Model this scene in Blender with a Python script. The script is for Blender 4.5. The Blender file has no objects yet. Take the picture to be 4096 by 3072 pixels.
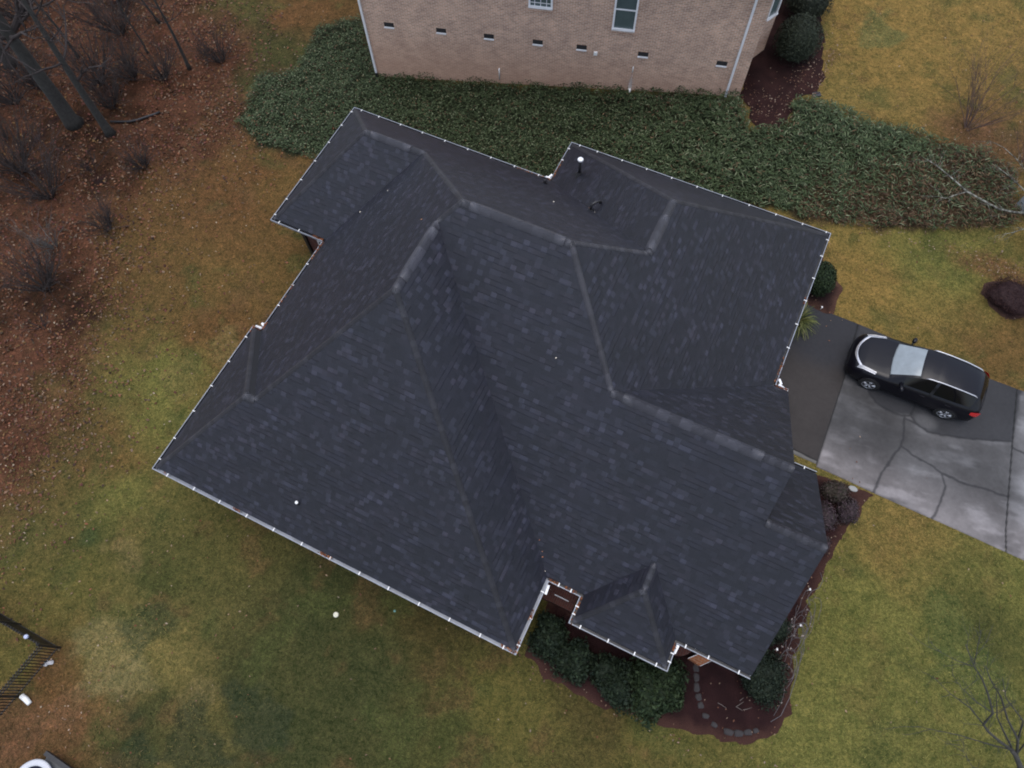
import bpy, bmesh, math, random
import numpy as np
from mathutils import Vector, Matrix
from mathutils.geometry import delaunay_2d_cdt

random.seed(7)
rng = np.random.default_rng(11)
C = bpy.context.scene
COL = C.collection

# ------------------------------------------------------------------ camera, sky, sun, exposure
cam = bpy.data.objects.new('camera', bpy.data.cameras.new('camera'))
COL.objects.link(cam)
cam.data.sensor_width = 36.0
cam.data.lens = 24.975
cam.data.clip_end = 500.0
cam.matrix_world = Matrix(((0.90081, -0.38864, 0.19363, 0.0),
                           (0.43367, 0.82739, -0.35687, 0.0),
                           (-0.02151, 0.40545, 0.91387, 24.9),
                           (0, 0, 0, 1)))
C.camera = cam

SUN_EL, SUN_AZ = math.radians(88), math.radians(150)       # azimuth measured from +x towards +y
w = bpy.data.worlds.new('World')
C.world = w
w.use_nodes = True
nt = w.node_tree
nt.nodes.clear()
sky = nt.nodes.new('ShaderNodeTexSky')
sky.sky_type = 'NISHITA'
sky.sun_disc = False
sky.sun_elevation = SUN_EL
sky.sun_rotation = math.pi / 2 - SUN_AZ
sky.air_density = 1.0
sky.dust_density = 2.0
bg = nt.nodes.new('ShaderNodeBackground')
bg.inputs['Strength'].default_value = 0.15
wo = nt.nodes.new('ShaderNodeOutputWorld')
hs = nt.nodes.new('ShaderNodeHueSaturation')          # overcast: a greyer sky
hs.inputs['Saturation'].default_value = 0.6
nt.links.new(sky.outputs[0], hs.inputs['Color'])
nt.links.new(hs.outputs[0], bg.inputs['Color'])
nt.links.new(bg.outputs[0], wo.inputs['Surface'])

sun = bpy.data.objects.new('sun', bpy.data.lights.new('sun', 'SUN'))
COL.objects.link(sun)
sun.data.energy = 0.6
sun.data.angle = math.radians(50)
sun.data.color = (1.0, 0.97, 0.93)
sd = Vector((math.cos(SUN_EL) * math.cos(SUN_AZ), math.cos(SUN_EL) * math.sin(SUN_AZ), math.sin(SUN_EL)))
sun.rotation_euler = sd.to_track_quat('Z', 'Y').to_euler()
sun.location = (0, 0, 40)

C.view_settings.view_transform = 'Standard'
C.view_settings.look = 'None'
C.view_settings.gamma = 1.0
C.view_settings.use_curve_mapping = False
C.cycles.filter_width = 1.9                                # a small, slightly soft drone lens
C.view_settings.exposure = 0.90

# ------------------------------------------------------------------ helpers
def tag(o, label=None, cat=None, group=None, kind=None):
    if label: o['label'] = label
    if cat: o['category'] = cat
    if group: o['group'] = group
    if kind: o['kind'] = kind
    return o

def empty(name, label, cat, loc=(0, 0, 0), rz=0.0, group=None):
    o = bpy.data.objects.new(name, None)
    o.empty_display_size = 0.3
    COL.objects.link(o)
    o.location = loc
    o.rotation_euler = (0, 0, rz)
    return tag(o, label, cat, group)

def obj(name, bm, mat, parent=None, smooth=False, label=None):
    me = bpy.data.meshes.new(name)
    bmesh.ops.recalc_face_normals(bm, faces=bm.faces)
    bm.to_mesh(me)
    bm.free()
    mats = mat if isinstance(mat, (list, tuple)) else [mat]
    for m in mats: me.materials.append(m)
    if smooth: me.polygons.foreach_set('use_smooth', [True] * len(me.polygons))
    o = bpy.data.objects.new(name, me)
    COL.objects.link(o)
    if parent: o.parent = parent
    if label: o['label'] = label
    return o

def uv_layer(bm):
    return bm.loops.layers.uv.get('UVMap') or bm.loops.layers.uv.new('UVMap')

def copy_tree(o, parent=None):
    c = o.copy()
    COL.objects.link(c)
    c.parent = parent
    for ch in list(o.children):
        copy_tree(ch, c)
    return c

def box(bm, c, s, rz=0.0, rx=0.0, ry=0.0, mi=0):
    M = Matrix.Translation(Vector(c)) @ Matrix.Rotation(rz, 4, 'Z') @ Matrix.Rotation(ry, 4, 'Y') @ Matrix.Rotation(rx, 4, 'X')
    r = bmesh.ops.create_cube(bm, size=1.0, matrix=M @ Matrix.Diagonal((s[0], s[1], s[2], 1)))
    for v in r['verts']:
        for f in v.link_faces: f.material_index = mi
    return r['verts']

def bbox(bm, a, b, mi=0):
    return box(bm, [(a[i] + b[i]) / 2 for i in range(3)], [abs(b[i] - a[i]) for i in range(3)], mi=mi)

def tube(bm, pts, rad, seg=8, cap=True, mi=0):
    pts = [Vector(p) for p in pts]
    if not isinstance(rad, (list, tuple)): rad = [rad] * len(pts)
    rings = []
    up = None
    for i, p in enumerate(pts):
        t = (pts[min(i + 1, len(pts) - 1)] - pts[max(i - 1, 0)])
        t = t.normalized() if t.length > 1e-9 else Vector((0, 0, 1))
        if up is None:
            up = Vector((0, 0, 1)) if abs(t.z) < .9 else Vector((1, 0, 0))
        a = t.cross(up)
        a = a.normalized() if a.length > 1e-6 else t.orthogonal().normalized()
        b = a.cross(t).normalized()
        up = b
        rings.append([bm.verts.new(p + (a * math.cos(2 * math.pi * k / seg) + b * math.sin(2 * math.pi * k / seg)) * rad[i]) for k in range(seg)])
    for r0, r1 in zip(rings, rings[1:]):
        for k in range(seg):
            f = bm.faces.new((r0[k], r0[(k + 1) % seg], r1[(k + 1) % seg], r1[k]))
            f.material_index = mi
            f.smooth = True
    if cap:
        for r in (rings[0], rings[-1]):
            f = bm.faces.new(r)
            f.material_index = mi

def cyl(bm, c, r, h, seg=20, r2=None, mi=0, axis='Z'):
    M = Matrix.Translation(Vector(c))
    if axis == 'Y': M = M @ Matrix.Rotation(math.pi / 2, 4, 'X')
    if axis == 'X': M = M @ Matrix.Rotation(math.pi / 2, 4, 'Y')
    rr = bmesh.ops.create_cone(bm, cap_ends=True, segments=seg, radius1=r, radius2=r if r2 is None else r2, depth=h, matrix=M)
    for v in rr['verts']:
        for f in v.link_faces: f.material_index = mi
    return rr['verts']

def lathe(bm, prof, c=(0, 0, 0), seg=24, axis='Z', mi=0):
    rings = []
    for r, z in prof:
        ring = []
        for k in range(seg):
            a = 2 * math.pi * k / seg
            p = (r * math.cos(a), r * math.sin(a), z)
            if axis == 'Y': p = (p[0], z, p[1])
            ring.append(bm.verts.new((c[0] + p[0], c[1] + p[1], c[2] + p[2])))
        rings.append(ring)
    for r0, r1 in zip(rings, rings[1:]):
        for k in range(seg):
            f = bm.faces.new((r0[k], r0[(k + 1) % seg], r1[(k + 1) % seg], r1[k]))
            f.material_index = mi
            f.smooth = True

def poly_prism(bm, pts, z0, z1, mi=0):
    a = [bm.verts.new((p[0], p[1], z0)) for p in pts]
    b = [bm.verts.new((p[0], p[1], z1)) for p in pts]
    n = len(pts)
    fs = [bm.faces.new(a[::-1]), bm.faces.new(b)]
    for i in range(n):
        fs.append(bm.faces.new((a[i], a[(i + 1) % n], b[(i + 1) % n], b[i])))
    for f in fs: f.material_index = mi

def np_mesh(name, V, F, mats, parent=None, col=None, smooth=False, fm=None, uv=None):
    """V (n,3), F (m,k) of equal-sided faces, col per vertex"""
    V = np.asarray(V, dtype=np.float32)
    F = np.asarray(F, dtype=np.int32)
    me = bpy.data.meshes.new(name)
    m, k = F.shape
    me.vertices.add(len(V))
    me.vertices.foreach_set('co', V.ravel())
    me.loops.add(m * k)
    me.loops.foreach_set('vertex_index', F.ravel())
    me.polygons.add(m)
    me.polygons.foreach_set('loop_start', np.arange(0, m * k, k, dtype=np.int32))
    me.polygons.foreach_set('loop_total', np.full(m, k, dtype=np.int32))
    if smooth: me.polygons.foreach_set('use_smooth', np.ones(m, dtype=bool))
    for mt in (mats if isinstance(mats, (list, tuple)) else [mats]): me.materials.append(mt)
    if fm is not None: me.polygons.foreach_set('material_index', np.asarray(fm, dtype=np.int32))
    me.update(calc_edges=True)
    if col is not None:
        a = me.color_attributes.new('Col', 'FLOAT_COLOR', 'POINT')
        c4 = np.ones((len(V), 4), dtype=np.float32)
        c4[:, :3] = col
        a.data.foreach_set('color', c4.ravel())
    if uv is not None:
        l = me.uv_layers.new(name='UVMap')
        l.data.foreach_set('uv', np.asarray(uv, dtype=np.float32).ravel())
    o = bpy.data.objects.new(name, me)
    COL.objects.link(o)
    if parent: o.parent = parent
    return o

# value noise in the plane, for spreading colours, leaves and heights
_tab = rng.random((256, 256))
def vnoise(x, y, s=1.0, oct=3, seed=0):
    x = np.asarray(x, float) / s + 37.3 * (seed + 1) + 500
    y = np.asarray(y, float) / s + 11.7 * (seed + 1) + 500
    tot, amp, norm = 0, 1.0, 0
    for o_ in range(oct):
        xi, yi = np.floor(x).astype(int), np.floor(y).astype(int)
        fx, fy = x - xi, y - yi
        fx, fy = fx * fx * (3 - 2 * fx), fy * fy * (3 - 2 * fy)
        g = lambda i, j: _tab[i % 256, j % 256]
        tot = tot + amp * ((g(xi, yi) * (1 - fx) + g(xi + 1, yi) * fx) * (1 - fy) + (g(xi, yi + 1) * (1 - fx) + g(xi + 1, yi + 1) * fx) * fy)
        norm += amp
        amp *= .5
        x, y = x * 2.03 + 17, y * 2.03 + 5
    return tot / norm

def sdf(poly, x, y):
    """signed distance to a polygon, negative inside"""
    x, y = np.asarray(x, float), np.asarray(y, float)
    P = np.asarray(poly, float)
    d = np.full(x.shape, 1e9)
    ins = np.zeros(x.shape, bool)
    for i in range(len(P)):
        a, b = P[i], P[(i + 1) % len(P)]
        ex, ey = b - a
        t = np.clip(((x - a[0]) * ex + (y - a[1]) * ey) / (ex * ex + ey * ey + 1e-12), 0, 1)
        d = np.minimum(d, np.hypot(x - a[0] - t * ex, y - a[1] - t * ey))
        c = ((a[1] > y) != (b[1] > y))
        xs = (b[0] - a[0]) * (y - a[1]) / (b[1] - a[1] + 1e-12) + a[0]
        ins ^= c & (x < xs)
    return np.where(ins, -d, d)

def sstep(a, b, x):
    t = np.clip((x - a) / (b - a), 0, 1)
    return t * t * (3 - 2 * t)

# ------------------------------------------------------------------ materials
def new_mat(name):
    m = bpy.data.materials.new(name)
    m.use_nodes = True
    n = m.node_tree.nodes
    return m, n, m.node_tree.links, n['Principled BSDF']

def mixc(n, l, fac, a, b, mode='MIX'):
    x = n.new('ShaderNodeMix')
    x.data_type = 'RGBA'
    x.blend_type = mode
    for sock, v in ((x.inputs[0], fac), (x.inputs[6], a), (x.inputs[7], b)):
        if hasattr(v, 'links') or hasattr(v, 'is_linked'): l.new(v, sock)
        elif isinstance(v, (int, float)): sock.default_value = v
        else: sock.default_value = (*v, 1)
    return x.outputs[2]

def math_(n, l, op, a, b=None, c=None):
    x = n.new('ShaderNodeMath')
    x.operation = op
    for i, v in enumerate((a, b, c)):
        if v is None: continue
        if isinstance(v, (int, float)): x.inputs[i].default_value = v
        else: l.new(v, x.inputs[i])
    return x.outputs[0]

def noise(n, l, vec, scale, detail=4, rough=.6, dist=0.0):
    x = n.new('ShaderNodeTexNoise')
    x.inputs['Scale'].default_value = scale
    x.inputs['Detail'].default_value = detail
    x.inputs['Roughness'].default_value = rough
    x.inputs['Distortion'].default_value = dist
    if vec is not None: l.new(vec, x.inputs['Vector'])
    return x.outputs['Fac']

def ramp(n, l, fac, stops):
    x = n.new('ShaderNodeValToRGB')
    e = x.color_ramp.elements
    while len(e) < len(stops): e.new(.5)
    for el, (p, c) in zip(e, stops):
        el.position = p
        el.color = (*c, 1) if len(c) == 3 else c
    l.new(fac, x.inputs[0])
    return x.outputs[0]

def bump(n, l, b, h, strength=.4, dist=.02):
    x = n.new('ShaderNodeBump')
    x.inputs['Strength'].default_value = strength
    x.inputs['Distance'].default_value = dist
    l.new(h, x.inputs['Height'])
    l.new(x.outputs[0], b.inputs['Normal'])

def simple(name, col, rough=.6, var=.12, scale=6.0, metal=0.0, spec=.5, bmp=0.0, bscale=40.0, coat=0.0):
    m, n, l, b = new_mat(name)
    tc = n.new('ShaderNodeTexCoord').outputs['Object']
    f = noise(n, l, tc, scale, 5)
    c = ramp(n, l, f, [(.25, tuple(v * (1 - var) for v in col)), (.75, tuple(min(1, v * (1 + var)) for v in col))])
    l.new(c, b.inputs['Base Color'])
    b.inputs['Roughness'].default_value = rough
    b.inputs['Metallic'].default_value = metal
    b.inputs['Specular IOR Level'].default_value = spec
    b.inputs['Coat Weight'].default_value = coat
    b.inputs['Coat Roughness'].default_value = .05
    if bmp: bump(n, l, b, noise(n, l, tc, bscale, 4), bmp)
    return m

def vcol(name, rough=.7, nscale=0.0, var=.2, spec=.3, bmp=0.0, trans=0.0):
    m, n, l, b = new_mat(name)
    a = n.new('ShaderNodeAttribute')
    a.attribute_name = 'Col'
    c = a.outputs['Color']
    if nscale:
        tc = n.new('ShaderNodeTexCoord').outputs['Object']
        f = noise(n, l, tc, nscale, 6, .7)
        g = ramp(n, l, f, [(.25, (1 - var,) * 3), (.75, (1 + var,) * 3)])
        c = mixc(n, l, 1.0, c, g, 'MULTIPLY')
        if bmp: bump(n, l, b, f, bmp, .03)
    l.new(c, b.inputs['Base Color'])
    b.inputs['Roughness'].default_value = rough
    b.inputs['Specular IOR Level'].default_value = spec
    return m

def make_lawn_mat():
    m, n, l, b = new_mat('lawn_turf')
    a = n.new('ShaderNodeAttribute')
    a.attribute_name = 'Col'
    tc = n.new('ShaderNodeTexCoord').outputs['Object']
    c = a.outputs['Color']
    f1 = noise(n, l, tc, 2.2, 6, .68, .4)
    f2 = noise(n, l, tc, 9.0, 6, .75, .8)
    f3 = noise(n, l, tc, 34.0, 4, .7, .5)
    c = mixc(n, l, 1.0, c, ramp(n, l, f1, [(.32, (.66, .74, .66)), (.68, (1.36, 1.26, 1.2))]), 'MULTIPLY')
    c = mixc(n, l, 1.0, c, ramp(n, l, f2, [(.34, (.42, .52, .42)), (.5, (1, 1, 1)), (.68, (1.62, 1.52, 1.42))]), 'MULTIPLY')
    c = mixc(n, l, 1.0, c, ramp(n, l, f3, [(.3, (.5, .5, .5)), (.7, (1.5, 1.5, 1.5))]), 'MULTIPLY')
    l.new(c, b.inputs['Base Color'])
    b.inputs['Roughness'].default_value = .95
    b.inputs['Specular IOR Level'].default_value = .1
    h = math_(n, l, 'ADD', f2, f3)
    bump(n, l, b, h, .9, .05)
    return m

def make_shingle_mat():
    m, n, l, b = new_mat('slate_shingle')
    uv = n.new('ShaderNodeUVMap')
    uv.uv_map = 'UVMap'
    sx = n.new('ShaderNodeSeparateXYZ')
    l.new(uv.outputs[0], sx.inputs[0])
    u, v = sx.outputs[0], sx.outputs[1]
    rowf = math_(n, l, 'DIVIDE', v, .150)
    row = math_(n, l, 'FLOOR', rowf)
    fv = math_(n, l, 'FRACT', rowf)
    wr = n.new('ShaderNodeTexWhiteNoise')
    wr.noise_dimensions = '1D'
    l.new(row, wr.inputs['W'])
    uo = math_(n, l, 'ADD', math_(n, l, 'DIVIDE', u, .165), math_(n, l, 'MULTIPLY', wr.outputs['Value'], 9.0))
    colu = math_(n, l, 'FLOOR', uo)
    fu = math_(n, l, 'FRACT', uo)
    cv = n.new('ShaderNodeCombineXYZ')
    l.new(colu, cv.inputs[0]); l.new(row, cv.inputs[1])
    wn = n.new('ShaderNodeTexWhiteNoise')
    wn.noise_dimensions = '2D'
    l.new(cv.outputs[0], wn.inputs['Vector'])
    # wider pieces: a second, coarser layout of the same rows
    cv2 = n.new('ShaderNodeCombineXYZ')
    l.new(math_(n, l, 'FLOOR', math_(n, l, 'MULTIPLY', uo, .42)), cv2.inputs[0]); l.new(math_(n, l, 'ADD', row, 77.0), cv2.inputs[1])
    wn2 = n.new('ShaderNodeTexWhiteNoise')
    wn2.noise_dimensions = '2D'
    l.new(cv2.outputs[0], wn2.inputs['Vector'])
    base = ramp(n, l, wn.outputs['Value'], [(0.0, (.0047, .0053, .0108)), (.45, (.0063, .0070, .0134)), (.80, (.0090, .0097, .0170)), (.86, (.0132, .0142, .0236)), (1.0, (.0205, .0220, .0345))])
    tint = ramp(n, l, wn2.outputs['Value'], [(0.0, (.88, .90, .92)), (.35, (1.0, 1.0, 1.0)), (.70, (1.14, 1.02, 1.02)), (.92, (1.25, 1.25, 1.28))])
    c = mixc(n, l, 1.0, base, tint, 'MULTIPLY')
    tc = n.new('ShaderNodeTexCoord').outputs['Object']
    big = noise(n, l, tc, .55, 5, .6, .6)
    c = mixc(n, l, 1.0, c, ramp(n, l, big, [(.3, (.80, .82, .84)), (.7, (1.22, 1.16, 1.18))]), 'MULTIPLY')
    fine = noise(n, l, tc, 55.0, 3, .7)
    c = mixc(n, l, 1.0, c, ramp(n, l, fine, [(.25, (.82, .82, .82)), (.75, (1.2, 1.2, 1.2))]), 'MULTIPLY')
    l.new(c, b.inputs['Base Color'])
    b.inputs['Roughness'].default_value = .56
    b.inputs['Specular IOR Level'].default_value = .52
    # every course is a wedge, thick at its lower edge, and every tab has its own thickness
    hh = math_(n, l, 'MINIMUM', math_(n, l, 'DIVIDE', fv, .2), math_(n, l, 'DIVIDE', math_(n, l, 'SUBTRACT', 1.0, fv), .8))
    hh = math_(n, l, 'MULTIPLY', hh, math_(n, l, 'ADD', .10, math_(n, l, 'MULTIPLY', math_(n, l, 'GREATER_THAN', wn2.outputs['Value'], .62), .9)))
    hh = math_(n, l, 'ADD', hh, math_(n, l, 'MULTIPLY', wn.outputs['Value'], .6))
    hh = math_(n, l, 'ADD', hh, math_(n, l, 'MULTIPLY', fine, .35))
    bump(n, l, b, hh, 1.0, .006)
    return m

def make_brick_mat(name, c1, c2, mortar, scale=1.0, dirt=(.30, .17, .11), zdirt=None, streak=.15):
    m, n, l, b = new_mat(name)
    uv = n.new('ShaderNodeUVMap')
    uv.uv_map = 'UVMap'
    br = n.new('ShaderNodeTexBrick')
    l.new(uv.outputs[0], br.inputs['Vector'])
    br.inputs['Scale'].default_value = 1.0
    br.inputs['Brick Width'].default_value = .215
    br.inputs['Row Height'].default_value = .075
    br.inputs['Mortar Size'].default_value = .011
    br.inputs['Mortar Smooth'].default_value = .3
    br.inputs['Bias'].default_value = -.1
    br.inputs['Color1'].default_value = (*c1, 1)
    br.inputs['Color2'].default_value = (*c2, 1)
    br.inputs['Mortar'].default_value = (*mortar, 1)
    tc = n.new('ShaderNodeTexCoord').outputs['Object']
    f = noise(n, l, tc, 1.3, 5, .65, .5)
    c = mixc(n, l, 1.0, br.outputs['Color'], ramp(n, l, f, [(.3, (1 - streak, 1 - streak, 1 - streak)), (.7, (1 + streak, 1 + streak, 1 + streak * .8))]), 'MULTIPLY')
    f2 = noise(n, l, tc, 14.0, 4, .7)
    c = mixc(n, l, 1.0, c, ramp(n, l, f2, [(.3, (.84, .84, .84)), (.7, (1.16, 1.16, 1.16))]), 'MULTIPLY')
    if zdirt:
        sz = n.new('ShaderNodeSeparateXYZ')
        l.new(tc, sz.inputs[0])
        mr = n.new('ShaderNodeMapRange')
        mr.inputs[1].default_value, mr.inputs[2].default_value = zdirt
        mr.inputs[3].default_value, mr.inputs[4].default_value = .55, 0.0
        l.new(math_(n, l, 'ADD', sz.outputs[2], math_(n, l, 'MULTIPLY', f, 1.2)), mr.inputs[0])
        c = mixc(n, l, mr.outputs[0], c, dirt)
    l.new(c, b.inputs['Base Color'])
    b.inputs['Roughness'].default_value = .9
    b.inputs['Specular IOR Level'].default_value = .2
    bump(n, l, b, math_(n, l, 'SUBTRACT', 1.0, br.outputs['Fac']), .5, .01)
    return m

M_lawn = make_lawn_mat()
M_shingle = make_shingle_mat()
M_cap = vcol('ridge_shingle', .58, 45.0, .18, .5, .1)
M_white = simple('white_trim', (.80, .80, .81), .45, .1, 3.0)
M_gutter = simple('weathered_gutter', (.235, .255, .30), .4, .28, 2.5)
M_sludge = simple('gutter_silt', (.040, .040, .045), .5, .5, 5)
M_hanger = simple('hanger_white', (.70, .70, .70), .35, .05)
M_pvc = simple('white_plastic', (.82, .82, .80), .35, .05)
M_brick_red = make_brick_mat('red_brick', (.105, .036, .028), (.075, .028, .024), (.10, .066, .056))
M_brick_tan = make_brick_mat('tan_brick', (.60, .375, .275), (.39, .235, .175), (.66, .55, .46), dirt=(.52, .30, .20), zdirt=(1.2, 3.4), streak=.17)
M_brick_or = make_brick_mat('orange_brick', (.34, .12, .05), (.24, .085, .04), (.30, .20, .13))
M_glass_dark = simple('window_glass', (.085, .115, .115), .12, .15, 2.0, spec=.6)
M_black_metal = simple('black_metal', (.012, .011, .012), .45, .3, 10)
M_black_plastic = simple('black_plastic', (.014, .014, .016), .5, .3, 10)
M_vent = simple('vent_louvre', (.012, .012, .014), .6, .3, 20)
M_bark = simple('tree_bark', (.040, .038, .034), .9, .4, 9, bmp=.6, bscale=14)
M_twig = simple('bare_twig', (.034, .026, .025), .9, .3, 9)
M_twig_red = simple('reddish_twig', (.085, .052, .046), .9, .3, 9)
M_lichen = None
M_leaf = vcol('plant_leaf', .6, 0, .2, .10)
M_dead = vcol('fallen_leaf', .75, 0, .2, .2)
M_mulch = vcol('bark_mulch', .95, 38.0, .55, .1, .8)
M_concrete = vcol('concrete', .85, 7.0, .14, .25, .08)
M_stone = simple('grey_stone', (.030, .026, .027), .9, .3, 8, bmp=.3, bscale=12)

# ------------------------------------------------------------------ terrain
TH = math.radians(15.27)
dW = np.array([math.cos(TH), math.sin(TH)])
nW = np.array([-math.sin(TH), math.cos(TH)])
D0 = 25.618
def terr(x, y):
    x, y = np.asarray(x, float), np.asarray(y, float)
    t = x * dW[0] + y * dW[1]
    s = D0 - (x * nW[0] + y * nW[1])
    zt = np.clip(-.14 + (t + 11.78) / 16.75 * 1.34, -.3, 1.5)
    k = np.clip(1 - s / 6.5, 0, 1)
    return zt * k * k * (3 - 2 * k)

LITTER = [(-30, 24.2), (-28.55, 22.94), (-25.2, 20.6), (-23.6, 18.4), (-22.3, 16.2), (-23.12, 14.03), (-24.0, 10.79), (-22.3, 6.98), (-20.6, 2.6), (-20.0, -.66), (-19.9, -3), (-24, -30), (-110, -30), (-110, 90), (-42, 90), (-36, 32)]
IVY = [(-21.03, 24.83), (-22.62, 23.39), (-22.13, 20.48), (-23.44, 19.2), (-22.59, 16.51), (-20.86, 15.54), (-18.93, 15.67), (-17.33, 16.25), (-15.7, 17.3), (-7.3, 17.4), (-6.9, 19.4), (-2, 20.3), (.36, 21.5), (2.5, 21.75), (3.87, 22.02), (5.81, 22.7), (7.7, 23.44), (10.12, 24.63), (10.68, 25.25), (9.94, 26.19), (9.58, 26.94), (8.07, 27.17), (6.36, 26.93), (4.59, 26.77), (2.78, 26.71), (1.27, 26.86), (.22, 26.7), (.43, 25.62), (-.31, 25.01), (-.92, 24.62), (-1.92, 25.95), (-18.13, 21.55)]
PAL = {'T': (0.1911, 0.1277, 0.0414), 'T2': (0.1638, 0.1195, 0.0396), 'O': (0.1281, 0.1236, 0.0369), 'O2': (0.1008, 0.0886, 0.0270), 'G': (0.0431, 0.0484, 0.0180), 'G2': (0.0567, 0.0608, 0.0198),
       'B': (0.1134, 0.0597, 0.0252), 'B2': (0.1197, 0.0752, 0.0279), 'B3': (0.0609, 0.0494, 0.0180), 'R2': (0.1229, 0.0731, 0.0306), 'C': (0.1176, 0.0639, 0.0306), 'Y': (0.1470, 0.1205, 0.0423), 'Y2': (0.1081, 0.0886, 0.0306)}
CTRL = [(4.07, 30.16, 'T'), (7.63, 27.54, 'R2'), (4.41, 33.15, 'T'), (1.57, 31.87, 'T'), (2.58, 27.99, 'T2'), (7.65, 21.98, 'O'), (6.17, 20.31, 'T'), (11.62, 19.16, 'B2'), (10.16, 7.37, 'O'), (12.61, 6.23, 'O'), (9.03, 3.04, 'O'), (9.55, 9.94, 'T2'), (8.72, 7.01, 'O'), (12.87, 8.67, 'G2'), (13.09, 9.92, 'O'), (9.99, 4.96, 'O'), (3.96, .3, 'O2'), (-.33, -.75, 'O2'), (-4.66, -2.09, 'G'), (-6.63, -4.52, 'G'), (-9.13, -3.47, 'G'), (-7.3, -.66, 'G'), (-4.13, .04, 'B3'), (-13.03, -2.05, 'G2'), (-15.96, -3.45, 'O2'), (-15.84, -1.06, 'O'), (-17.95, .23, 'B2'), (-17.32, 3.62, 'O'), (-16.54, 6.2, 'B'), (-16.95, 9.07, 'B2'), (-19.14, 8.55, 'B2'), (-19.59, 12.24, 'B'), (-19.86, 14.07, 'B'), (-18.44, 14.15, 'B2'), (-24.8, 22.05, 'G'), (-25.96, 20.47, 'G2'), (-24.03, 23.85, 'B'), (-23.8, 19.73, 'G'), (-13.83, -8.0, 'C'), (-12.98, -6.99, 'C'), (-14.25, -6.4, 'B'), (-13.19, -4.62, 'Y'), (-11.57, -4.48, 'Y'), (-11.12, -5.8, 'G'), (-9.82, -4.57, 'Y2'), (-14.76, -1.64, 'Y2'), (-16.17, -1.95, 'G2'), (2.46, .16, 'B3'), (-1.24, -2.21, 'G2'), (-15.71, -6.31, 'O2'), (-13, -30, 'G2'), (30, 0, 'O'), (30, 30, 'T'), (0, 60, 'T')]

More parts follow.
